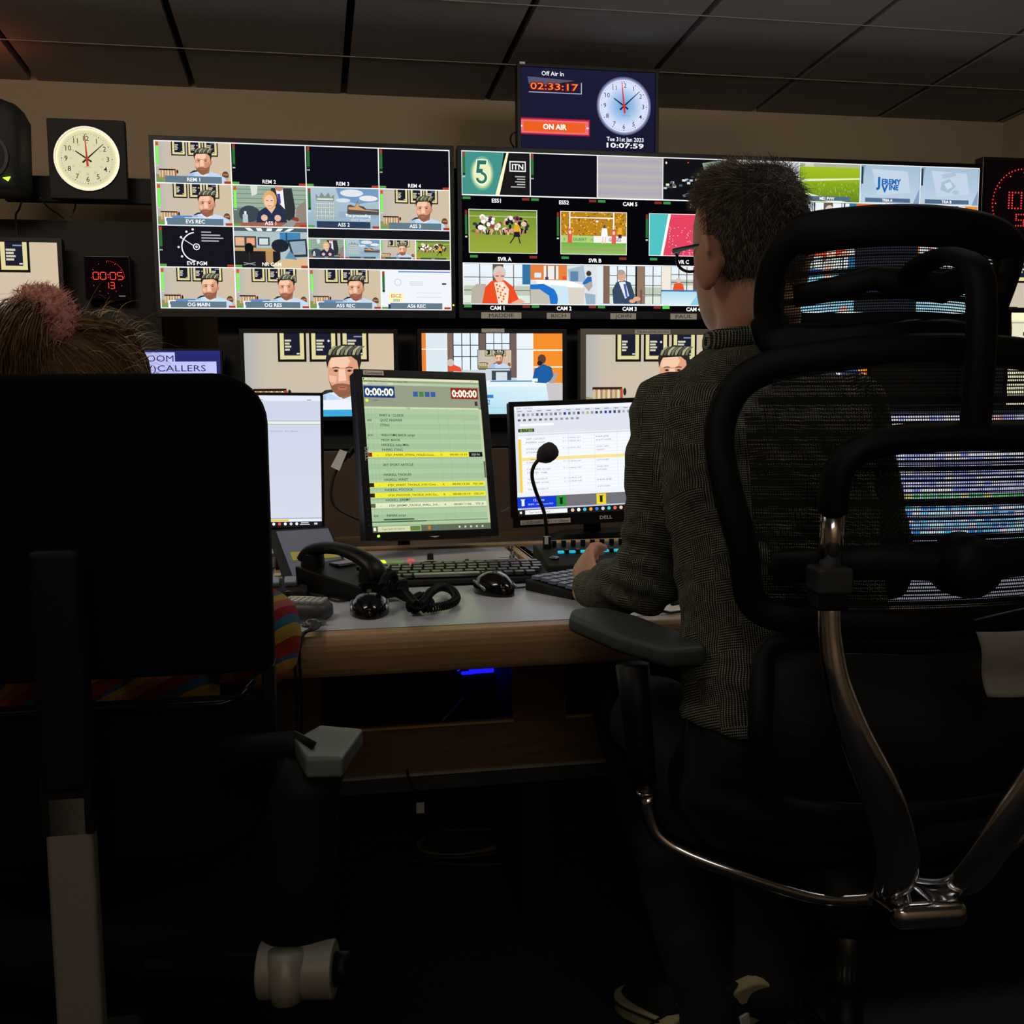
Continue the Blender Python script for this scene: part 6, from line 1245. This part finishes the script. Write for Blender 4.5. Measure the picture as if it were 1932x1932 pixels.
cols_ = [(0, (176, 52, 40)), (.2, (210, 175, 66)), (.38, (58, 120, 150)), (.52, (160, 40, 52)), (.68, (196, 110, 96)), (.82, (205, 165, 60)), (.93, (70, 110, 140))]
el[0].position = 0; el[0].color = lin(cols_[0][1])+(1,); el[1].position = cols_[1][0]; el[1].color = lin(cols_[1][1])+(1,)
for p_, c_ in cols_[2:]: e = el.new(p_); e.color = lin(c_)+(1,)
K.new(cr.outputs[0], pb.inputs['Base Color']); bp = N.new('ShaderNodeBump'); bp.inputs['Strength'].default_value = .5; bp.inputs['Distance'].default_value = .002; n3 = N.new('ShaderNodeTexNoise'); n3.inputs['Scale'].default_value = 420; K.new(tc.outputs['Object'], n3.inputs[0]); K.new(n3.outputs[0], bp.inputs['Height']); K.new(bp.outputs[0], pb.inputs['Normal'])
M_KNIT = m
b = MB(); torso2(b, .006)
for s in (-1, 1): s0, e0, w0 = AR[s]; limb(b, [s0, s0.lerp(e0, .35), s0.lerp(e0, .72), e0], [.055, .05, .055, .052], 20); limb(b, [e0, e0.lerp(w0, .4), w0.lerp(e0, .08)], [.054, .052, .034], 20); b.ball(e0+Vector((.0, 0, .02)), .058)
organic(b, 'jumper', M_KNIT, wo, .007, 3, lambda co, n: co+n*(noise.noise(co*18)*.008+noise.noise(co*45)*.002), WT)
b = MB()
for s in (-1, 1): h0, kn, an = WL[s]; limb(b, [h0, kn], [.078, .06]); limb(b, [kn, an], [.058, .045])
b.loft([(S2.x, S2.y, .5, .15, .11, .1), (S2.x, S2.y, .6, .17, .12, .12)], 28, 2.4)
organic(b, 'trousers', M_TROU, wo, .009, 3, None, WT)
for s in (-1, 1): an = WL[s][2]; b = MB(); b.loft([(an.x, an.y+.05, 0, .04, .12, .13), (an.x, an.y+.05, .03, .043, .12, .13), (an.x, an.y+.02, .07, .036, .09, .07), (an.x, an.y-.01, .11, .035, .05, .04)], 26, 2.4); b.build('shoe', M_CANVAS, wo, M=WT, smooth=True)
# long brown hair drawn up into a ponytail with the scrunchie
M_BROWN = mat('brown_hair', (128, 96, 64), .42, scale=40, var=.4); M_LITHAIR = mat('lit_hair', (225, 195, 145), .4, var=.3)  # rim light on the brown flyaways put into the second, paler colour
RW = Matrix.Rotation(wyaw, 3, 'Z'); TIE = at(80, 606, 1.335)
tie_l = RW.inverted() @ (TIE-WC); b = MB()
def cap2(u, v): th = 2*PI*u; y = math.sin(th); lim = 1.05+(1.15*max(0, -y)**.5 if y < 0 else 0)+.1; p = capr(th, .001+lim*v); return WC+RW @ (p*1.0)
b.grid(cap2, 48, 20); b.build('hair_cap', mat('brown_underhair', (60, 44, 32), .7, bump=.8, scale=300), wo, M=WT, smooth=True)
st = []; tn = tie_l.normalized()
for i in range(7000):
    th = random.uniform(0, 2*PI); y = math.sin(th); ph = (1.1+(1.15*max(0, -y)**.5 if y < 0 else 0))*math.sqrt(random.random()); p = capr(th, ph); path = []
    pd = p.normalized()
    if pd.dot(tn) < -.75: continue
    lift = random.uniform(1.0, 1.03)
    for k in range(7):
        t = k/6*.9; v_ = pd.slerp(tn, t); cphi = math.acos(max(-1, min(1, v_.z))); q = capr(math.atan2(v_.y/.105, v_.x/.081), math.acos(max(-1, min(1, v_.z/.128/Vector((v_.x/.081, v_.y/.105, v_.z/.128)).length)))); path.append(WC+RW @ (q*lift))
    st.append((path, .0007))
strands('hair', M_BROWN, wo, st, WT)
st = []
for i in range(150):      # loose flyaway hairs on top and to the right
    th = random.uniform(-1.3, 1.3); ph = random.uniform(.1, 1.25); p = capr(th, ph); n = p.normalized(); L_ = random.uniform(.02, .06); path = []; a = Vector((random.uniform(-.5, .9), random.uniform(-.3, .3), random.uniform(-.3, .6))); q = WC+RW @ (p*1.05); d = (n*.7+a*.6+Vector((.3, 0, -.1))).normalized(); bend = Vector((random.uniform(-.5, .8), random.uniform(-.4, .4), -random.uniform(.6, 1.6)))
    for k in range(8): path.append(q.copy()); q += d*(L_/7); d = (d+bend*.22).normalized()
    st.append((path, .00028))
strands('loose_hair', M_LITHAIR, wo, st, WT)
st = []; TL = at(30, 720, 1.33)
for i in range(3500):
    o1 = Vector((random.gauss(0, .3), random.gauss(0, .3), random.gauss(0, .3))); q = TIE+o1*.02; path = []; tgt = [TIE+Vector((0, -.01, 0)), at(46, 600, 1.31)+o1*.03, at(22, 650, 1.30)+o1*.045, at(26, 700, 1.32)+o1*.055, at(22, 800, 1.33)+o1*.045, at(26, 900, 1.34)+o1*.02]
    st.append(([Vector(p) for p in curve_pts([tuple(t) for t in tgt], 3)], .0008))
strands('ponytail', M_BROWN, wo, st, WT)
b = MB(); n_ = 60; hp = []
ax = (at(40, 606, 1.30)-TIE).normalized(); u_ = ax.cross(Vector((0, 0, 1))).normalized(); v2 = ax.cross(u_)
q = [TIE+(u_*math.cos(2*PI*k/n_)+v2*math.sin(2*PI*k/n_))*(.027)+ax*.006*math.sin(k*1.9) for k in range(n_)]
sc = b.tube(q, [.0165+.004*math.sin(k*2.3) for k in range(n_)], 14, closed=True).build('scrunchie', mat('pink_fleece', (232, 168, 156), .95, bump=1, scale=300, var=.2), wo, M=WT, smooth=True)
st = []
for i in range(5000):
    k = random.randrange(n_); a = random.uniform(0, 2*PI); c_ = q[k]; ra = (c_-TIE).normalized(); p = c_+(ra*math.cos(a)+ax*math.sin(a))*.016; d = (ra*math.cos(a)+ax*math.sin(a)+Vector((random.gauss(0, .5), random.gauss(0, .5), random.gauss(0, .5)))).normalized(); st.append(([p, p+d*.005, p+d*.008+Vector((random.gauss(0, .003),)*3)], .0006))
strands('fluff', mat('pink_fluff', (240, 182, 168), .9, var=.15), sc, st, WT)
